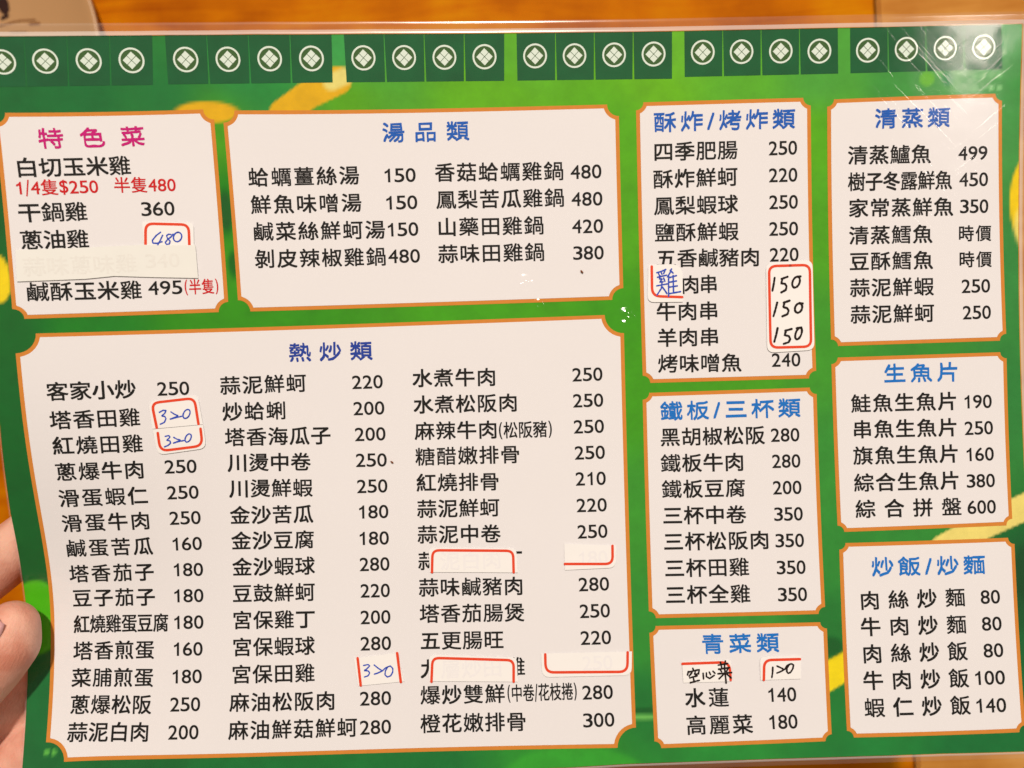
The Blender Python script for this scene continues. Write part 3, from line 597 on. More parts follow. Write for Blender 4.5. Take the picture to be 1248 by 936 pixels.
def wood_material(name, dark, mid, light, seed, scale):
    m, nt, b = nodes_of(name)
    tc = nd(nt, 'ShaderNodeTexCoord')
    mp = nd(nt, 'ShaderNodeMapping')
    mp.inputs['Scale'].default_value = (1.0, 9.0, 1.0)
    mp.inputs['Location'].default_value = (seed, seed * 0.7, 0)
    nt.links.new(tc.outputs['Object'], mp.inputs['Vector'])
    n1 = nd(nt, 'ShaderNodeTexNoise', i_Scale=scale, i_Detail=7.0, i_Roughness=0.62, i_Distortion=0.8)
    nt.links.new(mp.outputs['Vector'], n1.inputs['Vector'])
    n2 = nd(nt, 'ShaderNodeTexNoise', i_Scale=scale * 2.6, i_Detail=4.0)
    nt.links.new(tc.outputs['Object'], n2.inputs['Vector'])
    av = nd(nt, 'ShaderNodeMath', operation='MULTIPLY_ADD'); av.inputs[1].default_value = 0.55
    nt.links.new(n2.outputs['Fac'], av.inputs[0])
    hf = nd(nt, 'ShaderNodeMath', operation='MULTIPLY'); hf.inputs[1].default_value = 0.5
    nt.links.new(n1.outputs['Fac'], hf.inputs[0]); nt.links.new(hf.outputs[0], av.inputs[2])
    cr = nd(nt, 'ShaderNodeValToRGB')
    e = cr.color_ramp.elements
    e[0].position = 0.36; e[0].color = dark
    e[1].position = 0.70; e[1].color = light
    x = cr.color_ramp.elements.new(0.53); x.color = mid
    nt.links.new(av.outputs[0], cr.inputs['Fac'])
    nt.links.new(cr.outputs['Color'], b.inputs['Base Color'])
    b.inputs['Roughness'].default_value = 0.6
    b.inputs['Specular IOR Level'].default_value = 0.03
    bp = nd(nt, 'ShaderNodeBump', i_Strength=0.15, i_Distance=0.0006)
    nt.links.new(n1.outputs['Fac'], bp.inputs['Height'])
    nt.links.new(bp.outputs['Normal'], b.inputs['Normal'])
    return m
def wood_tone(r, g, b):
    return tuple(max(0.0004, lin(x) / k) for x, k in zip((r, g, b), ROOM)) + (1.0,)
M['wood'] = wood_material('orange_varnished_wood', wood_tone(150, 64, 0), wood_tone(190, 100, 0), wood_tone(210, 132, 2), 0.31, 9.0)
M['wood_pale'] = wood_material('pale_varnished_wood', seen(168, 96, 30), seen(198, 130, 56), seen(214, 152, 80), 1.7, 9.0)

def skin_material():
    m, nt, b = nodes_of('skin')
    tc = nd(nt, 'ShaderNodeTexCoord')
    n = nd(nt, 'ShaderNodeTexNoise', i_Scale=95.0, i_Detail=5.0)
    nt.links.new(tc.outputs['Object'], n.inputs['Vector'])
    cr = nd(nt, 'ShaderNodeValToRGB')
    e = cr.color_ramp.elements
    e[0].position = 0.32; e[0].color = seen(208, 128, 100)
    e[1].position = 0.68; e[1].color = seen(236, 174, 144)
    nt.links.new(n.outputs['Fac'], cr.inputs['Fac'])
    nt.links.new(cr.outputs['Color'], b.inputs['Base Color'])
    b.inputs['Roughness'].default_value = 0.48
    b.inputs['Specular IOR Level'].default_value = 0.4
    b.inputs['Subsurface Weight'].default_value = 0.22
    b.inputs['Subsurface Radius'].default_value = (1.0, 0.35, 0.2)
    b.inputs['Subsurface Scale'].default_value = 0.0025
    tn = nd(nt, 'ShaderNodeMapping'); tn.inputs['Rotation'].default_value = (0, 0, -0.92)
    nt.links.new(tc.outputs['Object'], tn.inputs['Vector'])
    mp = nd(nt, 'ShaderNodeMapping')
    mp.inputs['Scale'].default_value = (380, 1900, 1200)
    nt.links.new(tn.outputs['Vector'], mp.inputs['Vector'])
    fine = nd(nt, 'ShaderNodeTexNoise', i_Scale=1.0, i_Detail=4.0, i_Roughness=0.65)
    nt.links.new(mp.outputs['Vector'], fine.inputs['Vector'])
    vo = nd(nt, 'ShaderNodeTexVoronoi', i_Scale=1100.0)
    nt.links.new(tc.outputs['Object'], vo.inputs['Vector'])
    ad = nd(nt, 'ShaderNodeMath', operation='MULTIPLY_ADD'); ad.inputs[1].default_value = 0.2
    nt.links.new(vo.outputs['Distance'], ad.inputs[0]); nt.links.new(fine.outputs['Fac'], ad.inputs[2])
    bp = nd(nt, 'ShaderNodeBump', i_Strength=0.6, i_Distance=0.0004)
    nt.links.new(ad.outputs[0], bp.inputs['Height'])
    nt.links.new(bp.outputs['Normal'], b.inputs['Normal'])
    return m
M['skin'] = skin_material()
M['nail'] = plain('fingernail', seen(216, 152, 142), rough=0.3, spec=0.5, mottle=0.05, scale=120)

# ------------------------------------------------------------------ helpers
def prop(o, label=None, category=None, kind=None, group=None):
    if label: o['label'] = label
    if category: o['category'] = category
    if kind: o['kind'] = kind
    if group: o['group'] = group
    return o
def empty(name, loc=(0, 0, 0)):
    o = bpy.data.objects.new(name, None); COL.objects.link(o); o.location = loc
    o.empty_display_size = 0.02
    return o
def mesh_obj(name, verts, faces, mat, parent=None, smooth=False):
    me = bpy.data.meshes.new(name)
    me.from_pydata([tuple(map(float, v)) for v in verts], [], [tuple(map(int, f)) for f in faces])
    me.materials.append(mat)
    if smooth: me.polygons.foreach_set('use_smooth', [True] * len(me.polygons))
    me.update()
    o = bpy.data.objects.new(name, me); COL.objects.link(o)
    if parent is not None: o.parent = parent
    return o

# the bent sheet: height over the flat plane, and a point lifted off it by z millimetres
def bend(u, v):
    b = BEND
    s = u + 148.5
    sv = np.where(v < b[2], b[3], b[4])
    dent = -b[0] * np.exp(-np.abs(s / b[1]) ** 1.6 * np.sign(s)) * np.exp(-((v - b[2]) / sv) ** 2)
    return dent + b[5] * 1e-4 * u * u + b[6] * 1e-4 * v * v + b[7] * 1e-4 * u * v + b[8] * 1e-6 * u ** 3
def on_sheet(uv, z=0.0):
    uv = np.asarray(uv, float).reshape(-1, 2)
    u, v = uv[:, 0], uv[:, 1]
    h = bend(u, v); e = 0.05
    hu = (bend(u + e, v) - h) / e; hv = (bend(u, v + e) - h) / e
    n = np.stack([-hu, hv, np.ones_like(u)], 1)
    n /= np.linalg.norm(n, axis=1)[:, None]
    p = np.stack([u, -v, h + LIFT], 1) + n * np.reshape(z, (-1, 1))
    return p * MM

def cut_polygon(outline, step=3.0):
    """flat polygon cut into small faces so it can follow the bent sheet"""
    bm = bmesh.new()
    vs = [bm.verts.new((x, y, 0)) for x, y in outline]
    bm.faces.new(vs)
    xs = [p[0] for p in outline]; ys = [p[1] for p in outline]
    for ax, lo, hi in ((0, min(xs), max(xs)), (1, min(ys), max(ys))):
        k = max(1, int((hi - lo) / step))
        for i in range(1, k):
            co = [0, 0, 0]; no = [0, 0, 0]
            co[ax] = lo + (hi - lo) * i / k; no[ax] = 1
            bmesh.ops.bisect_plane(bm, geom=bm.verts[:] + bm.edges[:] + bm.faces[:], plane_co=co, plane_no=no, dist=1e-5)
    bmesh.ops.triangulate(bm, faces=bm.faces[:])
    bm.verts.index_update()
    V = np.array([(v.co.x, v.co.y) for v in bm.verts])
    F = [tuple(v.index for v in f.verts) for f in bm.faces]
    B = [tuple(v.index for v in e.verts) for e in bm.edges if len(e.link_faces) == 1]
    bm.free()
    # print side up: v runs down the sheet, so clockwise in (u, v) is counter-clockwise in space
    G = []
    for f in F:
        a, b, c = V[f[0]], V[f[1]], V[f[2]]
        G.append(f if (b[0]-a[0])*(c[1]-a[1]) - (b[1]-a[1])*(c[0]-a[0]) < 0 else f[::-1])
    return V, G, B
def flat_piece(name, outline, z, mat, parent, step=3.0, wall=None):
    V, F, B = cut_polygon(outline, step)
    P = on_sheet(V, z)
    verts = list(P); faces = list(F)
    if wall is not None:
        low = on_sheet(V, wall); n = len(verts); verts += list(low)
        faces += [(a, b, b + n, a + n) for a, b in B]
    return mesh_obj(name, verts, faces, mat, parent)

def ribbon(pts, width, step=0.35, jitter=0.0):
    """a pen or print stroke with round ends in sheet coordinates: verts, faces"""
    pts = np.asarray(pts, float)
    seg = np.linalg.norm(np.diff(pts, axis=0), axis=1)
    s = np.concatenate([[0], np.cumsum(seg)])
    n = max(2, int(s[-1] / step) + 1)
    t = np.linspace(0, s[-1], n)
    c = np.stack([np.interp(t, s, pts[:, 0]), np.interp(t, s, pts[:, 1])], 1)
    d = np.gradient(c, axis=0); d /= np.linalg.norm(d, axis=1)[:, None] + 1e-9
    nn = np.stack([-d[:, 1], d[:, 0]], 1)
    w = np.full(n, width / 2)
    if jitter: w = w * (1 + jitter * rng.uniform(-1, 1, n))
    V = np.concatenate([c + nn * w[:, None], c - nn * w[:, None]])
    F = [(i, i + 1, n + i + 1, n + i) for i in range(n - 1)]
    for k, sg in ((0, -1), (n - 1, 1)):
        m0 = len(V)
        a = np.linspace(-math.pi / 2, math.pi / 2, 7)
        fan = c[k] + w[k] * (np.cos(a)[:, None] * d[k] * sg + np.sin(a)[:, None] * nn[k])
        V = np.concatenate([V, fan]); F.append(tuple(range(m0, m0 + 7)))
    return V, F

# ------------------------------------------------------------------ the table
def board(name, corners, thick, mat, parent):
    bm = bmesh.new()
    top = [bm.verts.new((x * MM, y * MM, 0)) for x, y in corners]
    f = bm.faces.new(top)
    r = bmesh.ops.extrude_face_region(bm, geom=[f])
    bmesh.ops.translate(bm, vec=(0, 0, -thick), verts=[g for g in r['geom'] if isinstance(g, bmesh.types.BMVert)])
    bmesh.ops.recalc_face_normals(bm, faces=bm.faces[:])
    bmesh.ops.bevel(bm, geom=[e for e in bm.edges], offset=0.0012, segments=2, affect='EDGES')
    me = bpy.data.meshes.new(name); bm.to_mesh(me); bm.free()
    me.materials.append(mat)
    o = bpy.data.objects.new(name, me); COL.objects.link(o); o.parent = parent
    return o
table = prop(empty('tabletop'), kind='structure')
seam = lambda y: 167.2 - 0.0249 * y
board('board', [(-620, -520), (seam(-520), -520), (seam(520), 520), (-620, 520)], 0.03, M['wood'], table)
board('board', [(seam(-520) + 1.2, -520), (620, -520), (620, 520), (seam(520) + 1.2, 520)], 0.03, M['wood_pale'], table)

# ------------------------------------------------------------------ the dish under the corner of the menu
dish = prop(empty('dish', (DISH[0] * MM, -DISH[1] * MM, 0.0)), 'white glazed dish with brown brush strokes on the orange table', 'dish')
def lathe(profile, n=96):
    V = []; F = []
    for r, z in profile:
        for i in range(n):
            a = 2 * math.pi * i / n
            V.append((r * math.cos(a) * MM, r * math.sin(a) * MM, z * MM))
    for k in range(len(profile) - 1):
        for i in range(n):
            j = (i + 1) % n
            F.append((k*n + i, k*n + j, (k+1)*n + j, (k+1)*n + i))
    F.append(tuple(range(n))[::-1]); F.append(tuple((len(profile)-1)*n + i for i in range(n)))
    return V, F
V, F = lathe([(40, 0.0), (44, 0.0), (46, 1.5), (64, 3.5), (78, 9.5), (80, 11.2), (79.6, 12.0), (78.4, 12.0), (75, 10.6), (62, 6.0), (40, 5.0)])
body = mesh_obj('body', V, F, M['ceramic'], dish, smooth=True)
def dish_stroke(pts, width, mat):
    # along the inner slope of the dish
    V, F = ribbon(pts, width, step=1.0, jitter=0.15)
    r = np.hypot(V[:, 0], V[:, 1])
    z = np.interp(r, [0, 40, 62, 75, 78.4, 79.6], [5.0, 5.0, 6.0, 10.6, 12.0, 12.0]) + 0.25
    P = np.stack([V[:, 0], -V[:, 1], z], 1) * MM
    return mesh_obj('painted_stroke', P, F, mat, dish)
for pts, w, k in DISH_STROKES:
    dish_stroke([(x - DISH[0], y - DISH[1]) for x, y in pts], w, M[k])

# ------------------------------------------------------------------ the menu: paper with its printed artwork
menu = prop(empty('laminated_menu', (0, 0, 0)), 'green laminated menu card with cream price panels held above the table', 'menu')
EDGE_TOP = [(-151, -107.2), (-141, -107.7), (-120, -108.6), (-98, -109.2), (-73, -109.5), (-40, -109.2), (1, -108.2), (38, -107.2), (75, -106.5), (114, -106.1), (150, -106.4)]
EDGE_BOTTOM = [(-150, 107.6), (-60, 107.2), (10, 106.6), (27, 105.9), (69, 105.2), (95, 105.05), (120, 105.1), (150, 105.7)]
EDGE_LEFT = [(-107, -150.4), (1, -150.6), (27, -151.5), (46, -151.2), (66, -150.6), (102, -149.8), (108, -149.7)]
def sheet_grid(nu, nv, out=0.0):
    s = np.linspace(0, 1, nu); t = np.linspace(0, 1, nv)
    S, T = np.meshgrid(s, t)
    u = -150.5 + 300.3 * S
    et, eb, el = np.array(EDGE_TOP), np.array(EDGE_BOTTOM), np.array(EDGE_LEFT)
    vt = np.interp(u, et[:, 0], et[:, 1]) - out; vb = np.interp(u, eb[:, 0], eb[:, 1]) + out * 0.55
    v = vt + (vb - vt) * T
    ul = np.interp(v, el[:, 0], el[:, 1]) - out * 0.15; ur = 149.8 + out
    u = ul + (ur - ul) * S
    return np.stack([u.ravel(), v.ravel()], 1)
def grid_faces(nu, nv):
    i = np.arange(nu - 1)[None, :] + nu * np.arange(nv - 1)[:, None]
    i = i.ravel()
    return np.stack([i + nu, i + nu + 1, i + 1, i], 1)

NU, NV = 401, 281
UV = sheet_grid(NU, NV)
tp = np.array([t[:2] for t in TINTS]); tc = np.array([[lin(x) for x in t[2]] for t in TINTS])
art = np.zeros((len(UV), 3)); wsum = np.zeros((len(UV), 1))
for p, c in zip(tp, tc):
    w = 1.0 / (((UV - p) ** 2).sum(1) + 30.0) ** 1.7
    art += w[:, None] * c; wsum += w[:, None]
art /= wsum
def smooth(x): x = np.clip(x, 0, 1); return x * x * (3 - 2 * x)
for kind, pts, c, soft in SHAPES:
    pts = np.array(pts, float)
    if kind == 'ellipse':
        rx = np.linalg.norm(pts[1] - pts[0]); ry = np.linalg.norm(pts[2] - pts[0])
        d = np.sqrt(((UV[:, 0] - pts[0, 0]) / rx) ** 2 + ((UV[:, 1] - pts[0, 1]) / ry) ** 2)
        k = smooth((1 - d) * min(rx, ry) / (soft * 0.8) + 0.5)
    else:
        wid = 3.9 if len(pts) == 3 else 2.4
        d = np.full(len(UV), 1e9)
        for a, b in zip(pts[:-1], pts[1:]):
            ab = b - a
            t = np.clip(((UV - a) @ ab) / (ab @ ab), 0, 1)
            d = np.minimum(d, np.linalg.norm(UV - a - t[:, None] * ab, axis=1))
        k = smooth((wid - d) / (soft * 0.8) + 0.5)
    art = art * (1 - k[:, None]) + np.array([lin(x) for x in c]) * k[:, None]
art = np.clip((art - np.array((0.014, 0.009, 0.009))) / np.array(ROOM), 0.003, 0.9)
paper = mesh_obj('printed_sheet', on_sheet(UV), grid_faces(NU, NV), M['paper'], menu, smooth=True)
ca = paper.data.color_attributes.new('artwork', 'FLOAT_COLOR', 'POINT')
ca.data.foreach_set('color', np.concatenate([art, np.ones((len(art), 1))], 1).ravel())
UVc = sheet_grid(121, 85)
mesh_obj('back_sheet', on_sheet(UVc, -0.25), grid_faces(121, 85)[:, ::-1], M['backing'], menu, smooth=True)

# ------------------------------------------------------------------ header squares with their crests
for quad, c in zip(SQUARES, CRESTS):
    sq = flat_piece('header_square', quad, 0.05, M['square'], menu, step=4.0)
    c = np.array(c)
    w = np.linalg.norm(np.array(quad[2]) - np.array(quad[3]))
    R = 0.292 * 12.55 * (w / 12.3) ** 0.5
    a = np.linspace(0, 2 * math.pi, 33)[:-1]
    circ = np.stack([np.cos(a), np.sin(a)], 1)
    mesh_obj('crest_disc', on_sheet(c + circ * R * 0.97, 0.09), [tuple(range(32))[::-1]], M['disc'], sq)
    Vr = np.concatenate([c + circ * R, c + circ * R * 0.85])
    Fr = [(i, 32 + i, 32 + (i + 1) % 32, (i + 1) % 32) for i in range(32)]
    g = R * 0.025; k = R * 0.325
    for dx, dy in ((0, -1), (1, 0), (0, 1), (-1, 0)):
        cc = c + np.array([dx, dy]) * (k + g * 1.3)
        b0 = len(Vr)
        Vr = np.concatenate([Vr, cc + np.array([(0, -k), (k, 0), (0, k), (-k, 0)])])
        Fr.append((b0 + 3, b0 + 2, b0 + 1, b0))
    mesh_obj('crest', on_sheet(Vr, 0.13), Fr, M['crest'], sq)

# ------------------------------------------------------------------ price panels
BORDER = 1.12
def panel_mesh(corners, r, inset):
    c = np.array(corners, float)
    w = 0.5 * (np.linalg.norm(c[1] - c[0]) + np.linalg.norm(c[2] - c[3]))
    h = 0.5 * (np.linalg.norm(c[3] - c[0]) + np.linalg.norm(c[2] - c[1]))
    rr = r + inset
    near = inset + (rr - inset) * np.sin(np.linspace(0, math.pi / 2, 9))
    mid = np.linspace(rr, h - rr, max(3, int(h / 3)))
    ys = np.unique(np.concatenate([near, mid, h - near]).round(5))
    nu = max(8, int(w / 2.5))
    pts = []
    for y in ys:
        d = min(y, h - y)
        ins = max(inset, math.sqrt(max(0.0, rr * rr - d * d)) if d < rr else inset)
        for s in np.linspace(ins, w - ins, nu):
            a, b = s / w, y / h
            pts.append((1-a)*(1-b)*c[0] + a*(1-b)*c[1] + a*b*c[2] + (1-a)*b*c[3])
    return np.array(pts), grid_faces(nu, len(ys))
PANEL_WORDS = {'sp': 'cream panel headed in magenta', 'soup': 'wide cream panel listing eight soups',
               'big': 'largest cream panel with three columns of dishes', 'fry': 'cream panel with a red framed label of three handwritten prices',
               'steam': 'cream panel with seven steamed fish dishes', 'iron': 'cream panel with seven dishes and no labels stuck on',
               'veg': 'small cream panel with two handwritten labels', 'raw': 'cream panel listing five raw fish plates',
               'rice': 'cream panel listing five fried noodle and rice dishes'}
panels = {}
for k, d in PANELS.items():
    V, F = panel_mesh(d['corners'], d['notch'], BORDER)
    panels[k] = prop(mesh_obj('price_panel', on_sheet(V, 0.12), F, M['panel'], menu), PANEL_WORDS[k])
    V, F = panel_mesh(d['corners'], d['notch'], 0.0)
    mesh_obj('panel_border', on_sheet(V, 0.06), F, M['border'], panels[k])

# ------------------------------------------------------------------ lettering
_glyphs = {}
def glyph(text, res=4):
    """outline of a piece of text at size 1: points and triangles"""
    if text not in _glyphs:
        cu = bpy.data.curves.new('lettering', 'FONT'); cu.body = text; cu.size = 1.0; cu.resolution_u = res
        o = bpy.data.objects.new('lettering', cu); COL.objects.link(o)
        dg = bpy.context.evaluated_depsgraph_get()
        me = bpy.data.meshes.new_from_object(o.evaluated_get(dg))
        me.calc_loop_triangles()
        V = np.array([(v.co.x, v.co.y) for v in me.vertices]).reshape(-1, 2)
        F = np.array([t.vertices for t in me.loop_triangles], int).reshape(-1, 3)
        a, b, c = V[F[:, 0]], V[F[:, 1]], V[F[:, 2]]
        flip = (b[:, 0]-a[:, 0])*(c[:, 1]-a[:, 1]) - (b[:, 1]-a[:, 1])*(c[:, 0]-a[:, 0]) < 0
        F[flip] = F[flip][:, ::-1]
        bpy.data.objects.remove(o); bpy.data.curves.remove(cu); bpy.data.meshes.remove(me)
        _glyphs[text] = (V, F)
    return _glyphs[text]
_box = glyph('國')[0]
MID = (_box[:, 1].min() + _box[:, 1].max()) / 2
def bold(V, F, dx, dy, z, dz=0.004):
    """the same strokes printed four times a hair apart, each a little higher, for a heavier weight"""
    if dx == 0: return V, F, np.full(len(V), z)
    Vs = []; Fs = []; Z = []
    for i, (sx, sy) in enumerate(((-1, -1), (1, -1), (-1, 1), (1, 1))):
        Fs.append(F + len(V) * i); Vs.append(V + np.array([sx * dx, sy * dy])); Z.append(np.full(len(V), z + dz * i))
    return np.concatenate(Vs), np.concatenate(Fs), np.concatenate(Z)
ADVANCE = {'/': 0.30, '(': 0.36, ')': 0.36}
_figures = {}
def figure(ch):
    """one character for a mixed line, centred on height 0: figures stand in upright boxes like the printed sans"""
    if ch in _figures: return _figures[ch]
    if ch == '1':
        pts = [(0.275, -0.36), (0.375, -0.36), (0.375, 0.36), (0.315, 0.36), (0.275, 0.29), (0.205, 0.235), (0.12, 0.20), (0.12, 0.11), (0.20, 0.14), (0.275, 0.19)]
        V = np.array(pts); F = np.array([(0, 1, 2), (0, 2, 9), (9, 2, 3), (9, 3, 4), (9, 4, 5), (9, 5, 8), (8, 5, 6), (8, 6, 7)])
    else:
        V, F = glyph(ch, 6)
        x0, x1 = V[:, 0].min(), V[:, 0].max(); y0, y1 = V[:, 1].min(), V[:, 1].max()
        if ch.isdigit() or ch == '$':
            k, wide = (0.86, 0.46) if ch == '$' else (0.735, 0.475)
            V = (V - np.array([(x0 + x1) / 2, (y0 + y1) / 2])) * np.array([wide / (x1 - x0), k / (y1 - y0)]) + np.array([0.278, 0])
        elif ch in ADVANCE:
            V = (V - np.array([(x0 + x1) / 2, (y0 + y1) / 2])) * np.array([0.8, 0.95 / (y1 - y0)]) + np.array([ADVANCE[ch] / 2, 0])
        else:
            V = V - np.array([0.0, MID])
    _figures[ch] = (V, F)
    return _figures[ch]
STYLE = {'name': (6.15, 5.75, 0.11, 0.11), 'market': (4.9, 5.0, 0.10, 0.10), 'title': (6.9, 5.9, 0.07, 0.17)}
def set_line(kind, text, A, B, z0):
    A = np.array(A); B = np.array(B); L = np.linalg.norm(B - A); d = (B - A) / L
    up = np.array([d[1], -d[0]])          # towards the top of the sheet
    if kind in STYLE:
        ew, eh, bx, by = STYLE[kind]
        wts = [0.42 if ch == '/' else 1.0 for ch in text]
        gaps = [(a + b) / 2 for a, b in zip(wts[:-1], wts[1:])]
        ew = min(ew, L / (sum(gaps) + 0.93) * 1.02)
        pitch = (L - 0.93 * ew) / sum(gaps)
        pos = 0.465 * ew; Vs = []; Fs = []; Zs = []; n = 0
        for i, ch in enumerate(text):
            V, F = glyph(ch)
            cx = 0.5 if ch != '/' else (V[:, 0].min() + V[:, 0].max()) / 2
            cy = MID if ch != '/' else (V[:, 1].min() + V[:, 1].max()) / 2
            X = (V - np.array([cx, cy])) * np.array([ew, eh]) * (1.0 if ch != '/' else 1.05)
            X[:, 0] += pos
            if kind == 'title':      # brush-like unevenness of the heading script
                X = X + 0.09 * np.stack([np.sin(X[:, 1] * 2.1 + X[:, 0]), np.sin(X[:, 0] * 2.3)], 1)
            a, b, c = V[F[:, 0]], V[F[:, 1]], V[F[:, 2]]
            ink = 0.5 * np.abs((b[:, 0]-a[:, 0])*(c[:, 1]-a[:, 1]) - (b[:, 1]-a[:, 1])*(c[:, 0]-a[:, 0])).sum()
            k = min(1.2, max(0.85 if kind == 'title' else 0.6, 1.65 - 2.7 * ink))      # dense characters are cut lighter
            X, G, Z = bold(X, F, bx * k, by * k, z0)
            Vs.append(X); Fs.append(G + n); Zs.append(Z); n += len(X)
            if i < len(gaps): pos += gaps[i] * pitch
        V = np.concatenate(Vs); F = np.concatenate(Fs); Z = np.concatenate(Zs)
    else:
        em_tall, w = {'price': (5.35, 0.05), 'red': (4.75, 0.05), 'small': (5.3, 0.06), 'ghost_digits': (5.35, 0.05)}[kind]
        pen = 0.0; Vs = []; Fs = []; n = 0
        for ch in text:
            V, F = figure(ch)
            Vs.append(V + np.array([pen, 0])); Fs.append(F + n); n += len(V)
            pen += ADVANCE.get(ch, 0.556 if ch.isdigit() or ch == '$' else 1.0)
        V = np.concatenate(Vs); F = np.concatenate(Fs)
        x0, x1 = V[:, 0].min(), V[:, 0].max()
        V = (V - np.array([x0, 0.0])) * np.array([L / (x1 - x0), em_tall])
        V, F, Z = bold(V, F, w, w, z0)
    P = A + V[:, :1] * d + V[:, 1:] * up
    return on_sheet(P, Z), F
TITLE_INK = {'sp': 'magenta', 'soup': 'blue', 'big': 'navy', 'fry': 'blue', 'steam': 'blue', 'iron': 'sky_blue', 'veg': 'sky_blue', 'raw': 'sky_blue', 'rice': 'sky_blue'}
WORD = {'title': 'heading', 'name': 'dish_name', 'price': 'price', 'red': 'red_note', 'small': 'dish_note', 'market': 'price'}
for pn, kind, text, A, B in LINES:
    P, F = set_line(kind, text, A, B, 0.18)
    ink = M[TITLE_INK[pn]] if kind == 'title' else M['red'] if kind == 'red' else M['black']
    mesh_obj(WORD[kind], P, F, ink, panels[pn])

# ------------------------------------------------------------------ the clear film, sealed round the paper
dents = []
for (u, v, rad, amp) in DENTS:
    p = on_sheet([(u, v)], 0.4)[0]
    dents.append((p[0], p[1], p[2], rad * MM, amp * MM))
M['film'] = film_material('clear_film', 0.004, dents)
M['film_margin'] = film_material('clear_film_margin', 0.045, [], 0.16, False)
M['film_seal'] = film_material('cloudy_film_seal', 0.42, [], 0.2, False)
UVf = sheet_grid(151, 107, 0.05)
mesh_obj('clear_film', on_sheet(UVf, 0.42), grid_faces(151, 107), M['film'], menu, smooth=True)
def ring(name, outs, zs, mat, n=140):
    """a strip that runs round the sheet, through the given distances outside the paper"""
    loops = []
    for o in outs:
        g = sheet_grid(n, n, o).reshape(n, n, 2)
        loops.append(np.concatenate([g[0, :-1], g[:-1, -1], g[-1, :0:-1], g[:0:-1, 0]]))
    k = len(loops[0]); V = np.concatenate([on_sheet(l, z) for l, z in zip(loops, zs)])
    F = [(a*k + i, a*k + (i+1) % k, (a+1)*k + (i+1) % k, (a+1)*k + i) for a in range(len(outs)-1) for i in range(k)]
    F = [f[::-1] for f in F]
    return mesh_obj(name, V, F, mat, menu, smooth=True)
ring('film_seal', [0.02, 0.35, 0.8, 1.25], [0.41, 0.40, 0.26, 0.06], M['film_seal'])
ring('film_margin', [1.25, 2.4, 3.3, 3.5], [0.06, 0.08, 0.10, -0.02], M['film_margin'])

# ------------------------------------------------------------------ labels stuck over old prices
STICKER_WORDS = {
 'p480': 'white label with red frame and 480 in blue pen', 'tape': 'long cream paper strip pasted over an old dish',
 'p320a': 'white label with red frame top and 320 in blue pen', 'p320b': 'white label with red frame bottom and 320 in blue pen',
 'p320c': 'tilted white label with two red bars and 320 in blue pen', 'blank_a': 'blank white label arched in red below garlic squid',
 'blank_b': 'blank white label with red lower corner', 'blank_c': 'blank white label arched in red below the tofu intestines',
 'blank_d': 'wide blank white label with red lower edge', 'ji': 'white label with one character in blue pen',
 'p150': 'tall white label framed in red with 150 written three times', 'greens': 'white label with three characters in black pen',
 'p120': 'white label with red corner and 120 in black pen'}
stickers = {}
for i, (k, d) in enumerate(STICKERS.items()):
    z = 0.49 + (0.05 if k == 'tape' else 0.0) + (0.012 if k == 'p320b' else 0.0)
    mat = M['tape'] if k == 'tape' else M['sticker']
    s = flat_piece('paper_label', d['outline'], z, mat, menu, step=3.0, wall=0.43)
    prop(s, STICKER_WORDS[k]); stickers[k] = (s, z)
    for r in d['red']:
        V, F = ribbon(r, 0.78)
        V2 = on_sheet(V, z + 0.03)
        mesh_obj('red_frame', V2, F, M['frame'], s)
    if d['strokes']:
        Vs = []; Fs = []; n = 0; Z = []
        w = {'p150': 0.64, 'ji': 0.44, 'greens': 0.50, 'p120': 0.52}.get(k, 0.40)
        for j, st in enumerate(d['strokes']):
            V, F = ribbon(st, w, step=0.25, jitter=0.16)
            Vs.append(V); Fs += [tuple(x + n for x in f) for f in F]; n += len(V); Z.append(np.full(len(V), z + 0.06 + 0.004 * j))
        mesh_obj('handwriting', on_sheet(np.concatenate(Vs), np.concatenate(Z)), Fs, M['pen_blue' if d['ink'] == 'blue' else 'pen_black'], s)
for k, text, A, B in GHOST:
    s, z = stickers[k]
    P, F = set_line('ghost_digits' if text.isdigit() else 'name', text, A, B, z + 0.012)
    mesh_obj('show_through', P, F, M['ghost_tape' if k == 'tape' else 'ghost'], s)

# ------------------------------------------------------------------ crumbs lying on the film
for (u, v), words in zip(SPOTS, ('tiny brown crumb on the menu below the price 380', 'tiny brown crumb on the menu beside a price 250')):
    bm = bmesh.new()
    bmesh.ops.create_icosphere(bm, subdivisions=2, radius=1.0)
    for vv in bm.verts:
        vv.co = Vector((vv.co.x * 0.55, vv.co.y * 0.26, vv.co.z * 0.22)) * (1 + 0.25 * random.uniform(-1, 1)) * MM
    me = bpy.data.meshes.new('crumb'); bm.to_mesh(me); bm.free(); me.materials.append(M['crumb'])
    o = bpy.data.objects.new('crumb', me); COL.objects.link(o)
    o.location = on_sheet([(u, v)], 0.55)[0]; o.rotation_euler = (0, 0, random.uniform(-1.2, -0.6))
    prop(o, words, 'crumb', group='crumbs on the menu')

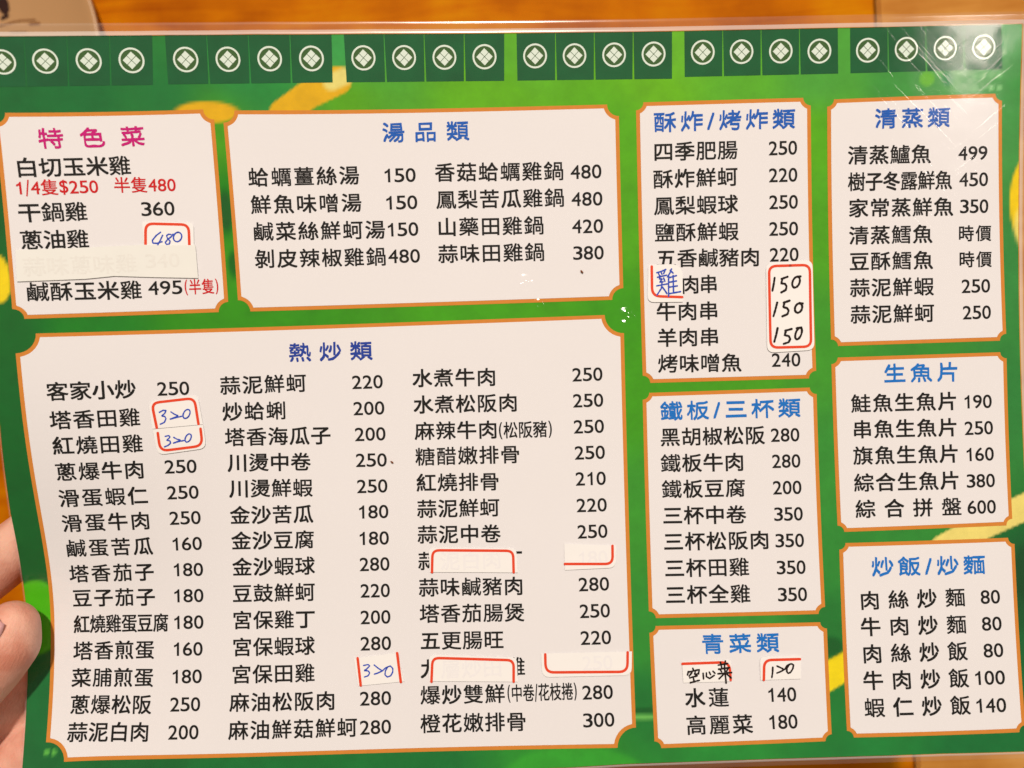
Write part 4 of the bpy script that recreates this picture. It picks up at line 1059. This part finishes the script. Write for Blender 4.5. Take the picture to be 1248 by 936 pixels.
# ------------------------------------------------------------------ the hand that holds the menu's left edge
def hand_mesh():
    bm = bmesh.new(); bmesh.ops.create_icosphere(bm, subdivisions=3, radius=1.0)
    SV = np.array([v.co[:] for v in bm.verts]); SF = np.array([[v.index for v in f.verts] for f in bm.faces]); bm.free()
    Vs = []; Fs = []; n = 0
    for ch in HAND.values():
        ch = np.array(ch)
        for a, b in zip(ch[:-1], ch[1:]):
            L = np.linalg.norm(b[:3] - a[:3]); k = max(2, int(L / (0.14 * min(a[3], b[3]))))
            for t in np.linspace(0, 1, k, endpoint=False):
                q = a + (b - a) * t
                Vs.append(SV * q[3] + np.array([q[0], -q[1], q[2] + LIFT])); Fs.append(SF + n); n += len(SV)
        q = ch[-1]; Vs.append(SV * q[3] + np.array([q[0], -q[1], q[2] + LIFT])); Fs.append(SF + n); n += len(SV)
    me = bpy.data.meshes.new('hand')
    me.from_pydata((np.concatenate(Vs) * MM).tolist(), [], np.concatenate(Fs).tolist())
    o = bpy.data.objects.new('hand', me); COL.objects.link(o)
    r = o.modifiers.new('remesh', 'REMESH'); r.mode = 'VOXEL'; r.voxel_size = 0.0009; r.use_smooth_shade = True
    s = o.modifiers.new('smooth', 'SMOOTH'); s.factor = 0.5; s.iterations = 14
    dg = bpy.context.evaluated_depsgraph_get()
    new = bpy.data.meshes.new_from_object(o.evaluated_get(dg))
    o.modifiers.clear(); o.data = new; bpy.data.meshes.remove(me); new.name = 'hand'
    new.materials.clear(); new.materials.append(M['skin'])
    new.polygons.foreach_set('use_smooth', [True] * len(new.polygons))
    return o
hand = prop(hand_mesh(), 'hand pinching the left edge of the menu between thumb and fingers', 'hand')

def nail(tip, back, facing, length, half_angle, parent):
    tip = np.array(tip); back = np.array(back)
    ax = tip[:3] - back[:3]; ax = ax / np.linalg.norm(ax)
    n = np.array(facing, float); n -= ax * (n @ ax); n /= np.linalg.norm(n)
    side = np.cross(ax, n)
    V = []; F = []; ns, na = 12, 13
    for i in range(ns):
        s = i / (ns - 1)
        along = (s - 0.40) * length
        taper = 1.0 - 0.30 * max(0, (s - 0.6) / 0.4) ** 2 - 0.25 * max(0, (0.2 - s) / 0.2) ** 2
        for j in range(na):
            a = (j / (na - 1) * 2 - 1) * half_angle * taper
            rad = tip[3] + 0.35 - 0.16 * max(0.0, along) - 0.5 * max(0.0, along / length * 2 - 0.8) ** 2 - 1.1 * (abs(a) / (half_angle * taper)) ** 4
            p = tip[:3] + ax * (along - 0.9 * (1 - math.cos(a)) * (1 if s > 0.5 else -1)) + rad * (math.cos(a) * n + math.sin(a) * side)
            V.append((p[0] * MM, p[1] * MM, (p[2] + LIFT) * MM))
    for i in range(ns - 1):
        for j in range(na - 1):
            k = i * na + j
            F.append((k, k + 1, k + na + 1, k + na))
    o = mesh_obj('fingernail', V, F, M['nail'], parent, smooth=True)
    so = o.modifiers.new('thickness', 'SOLIDIFY'); so.thickness = 0.0006; so.offset = 0
    return o
t0, t1 = HAND['thumb'][1], HAND['thumb'][3]
nail((t0[0], -t0[1], t0[2], t0[3]), (t1[0], -t1[1], t1[2], t1[3]), (-0.50, 0.58, 0.70), 13.0, 0.85, hand)
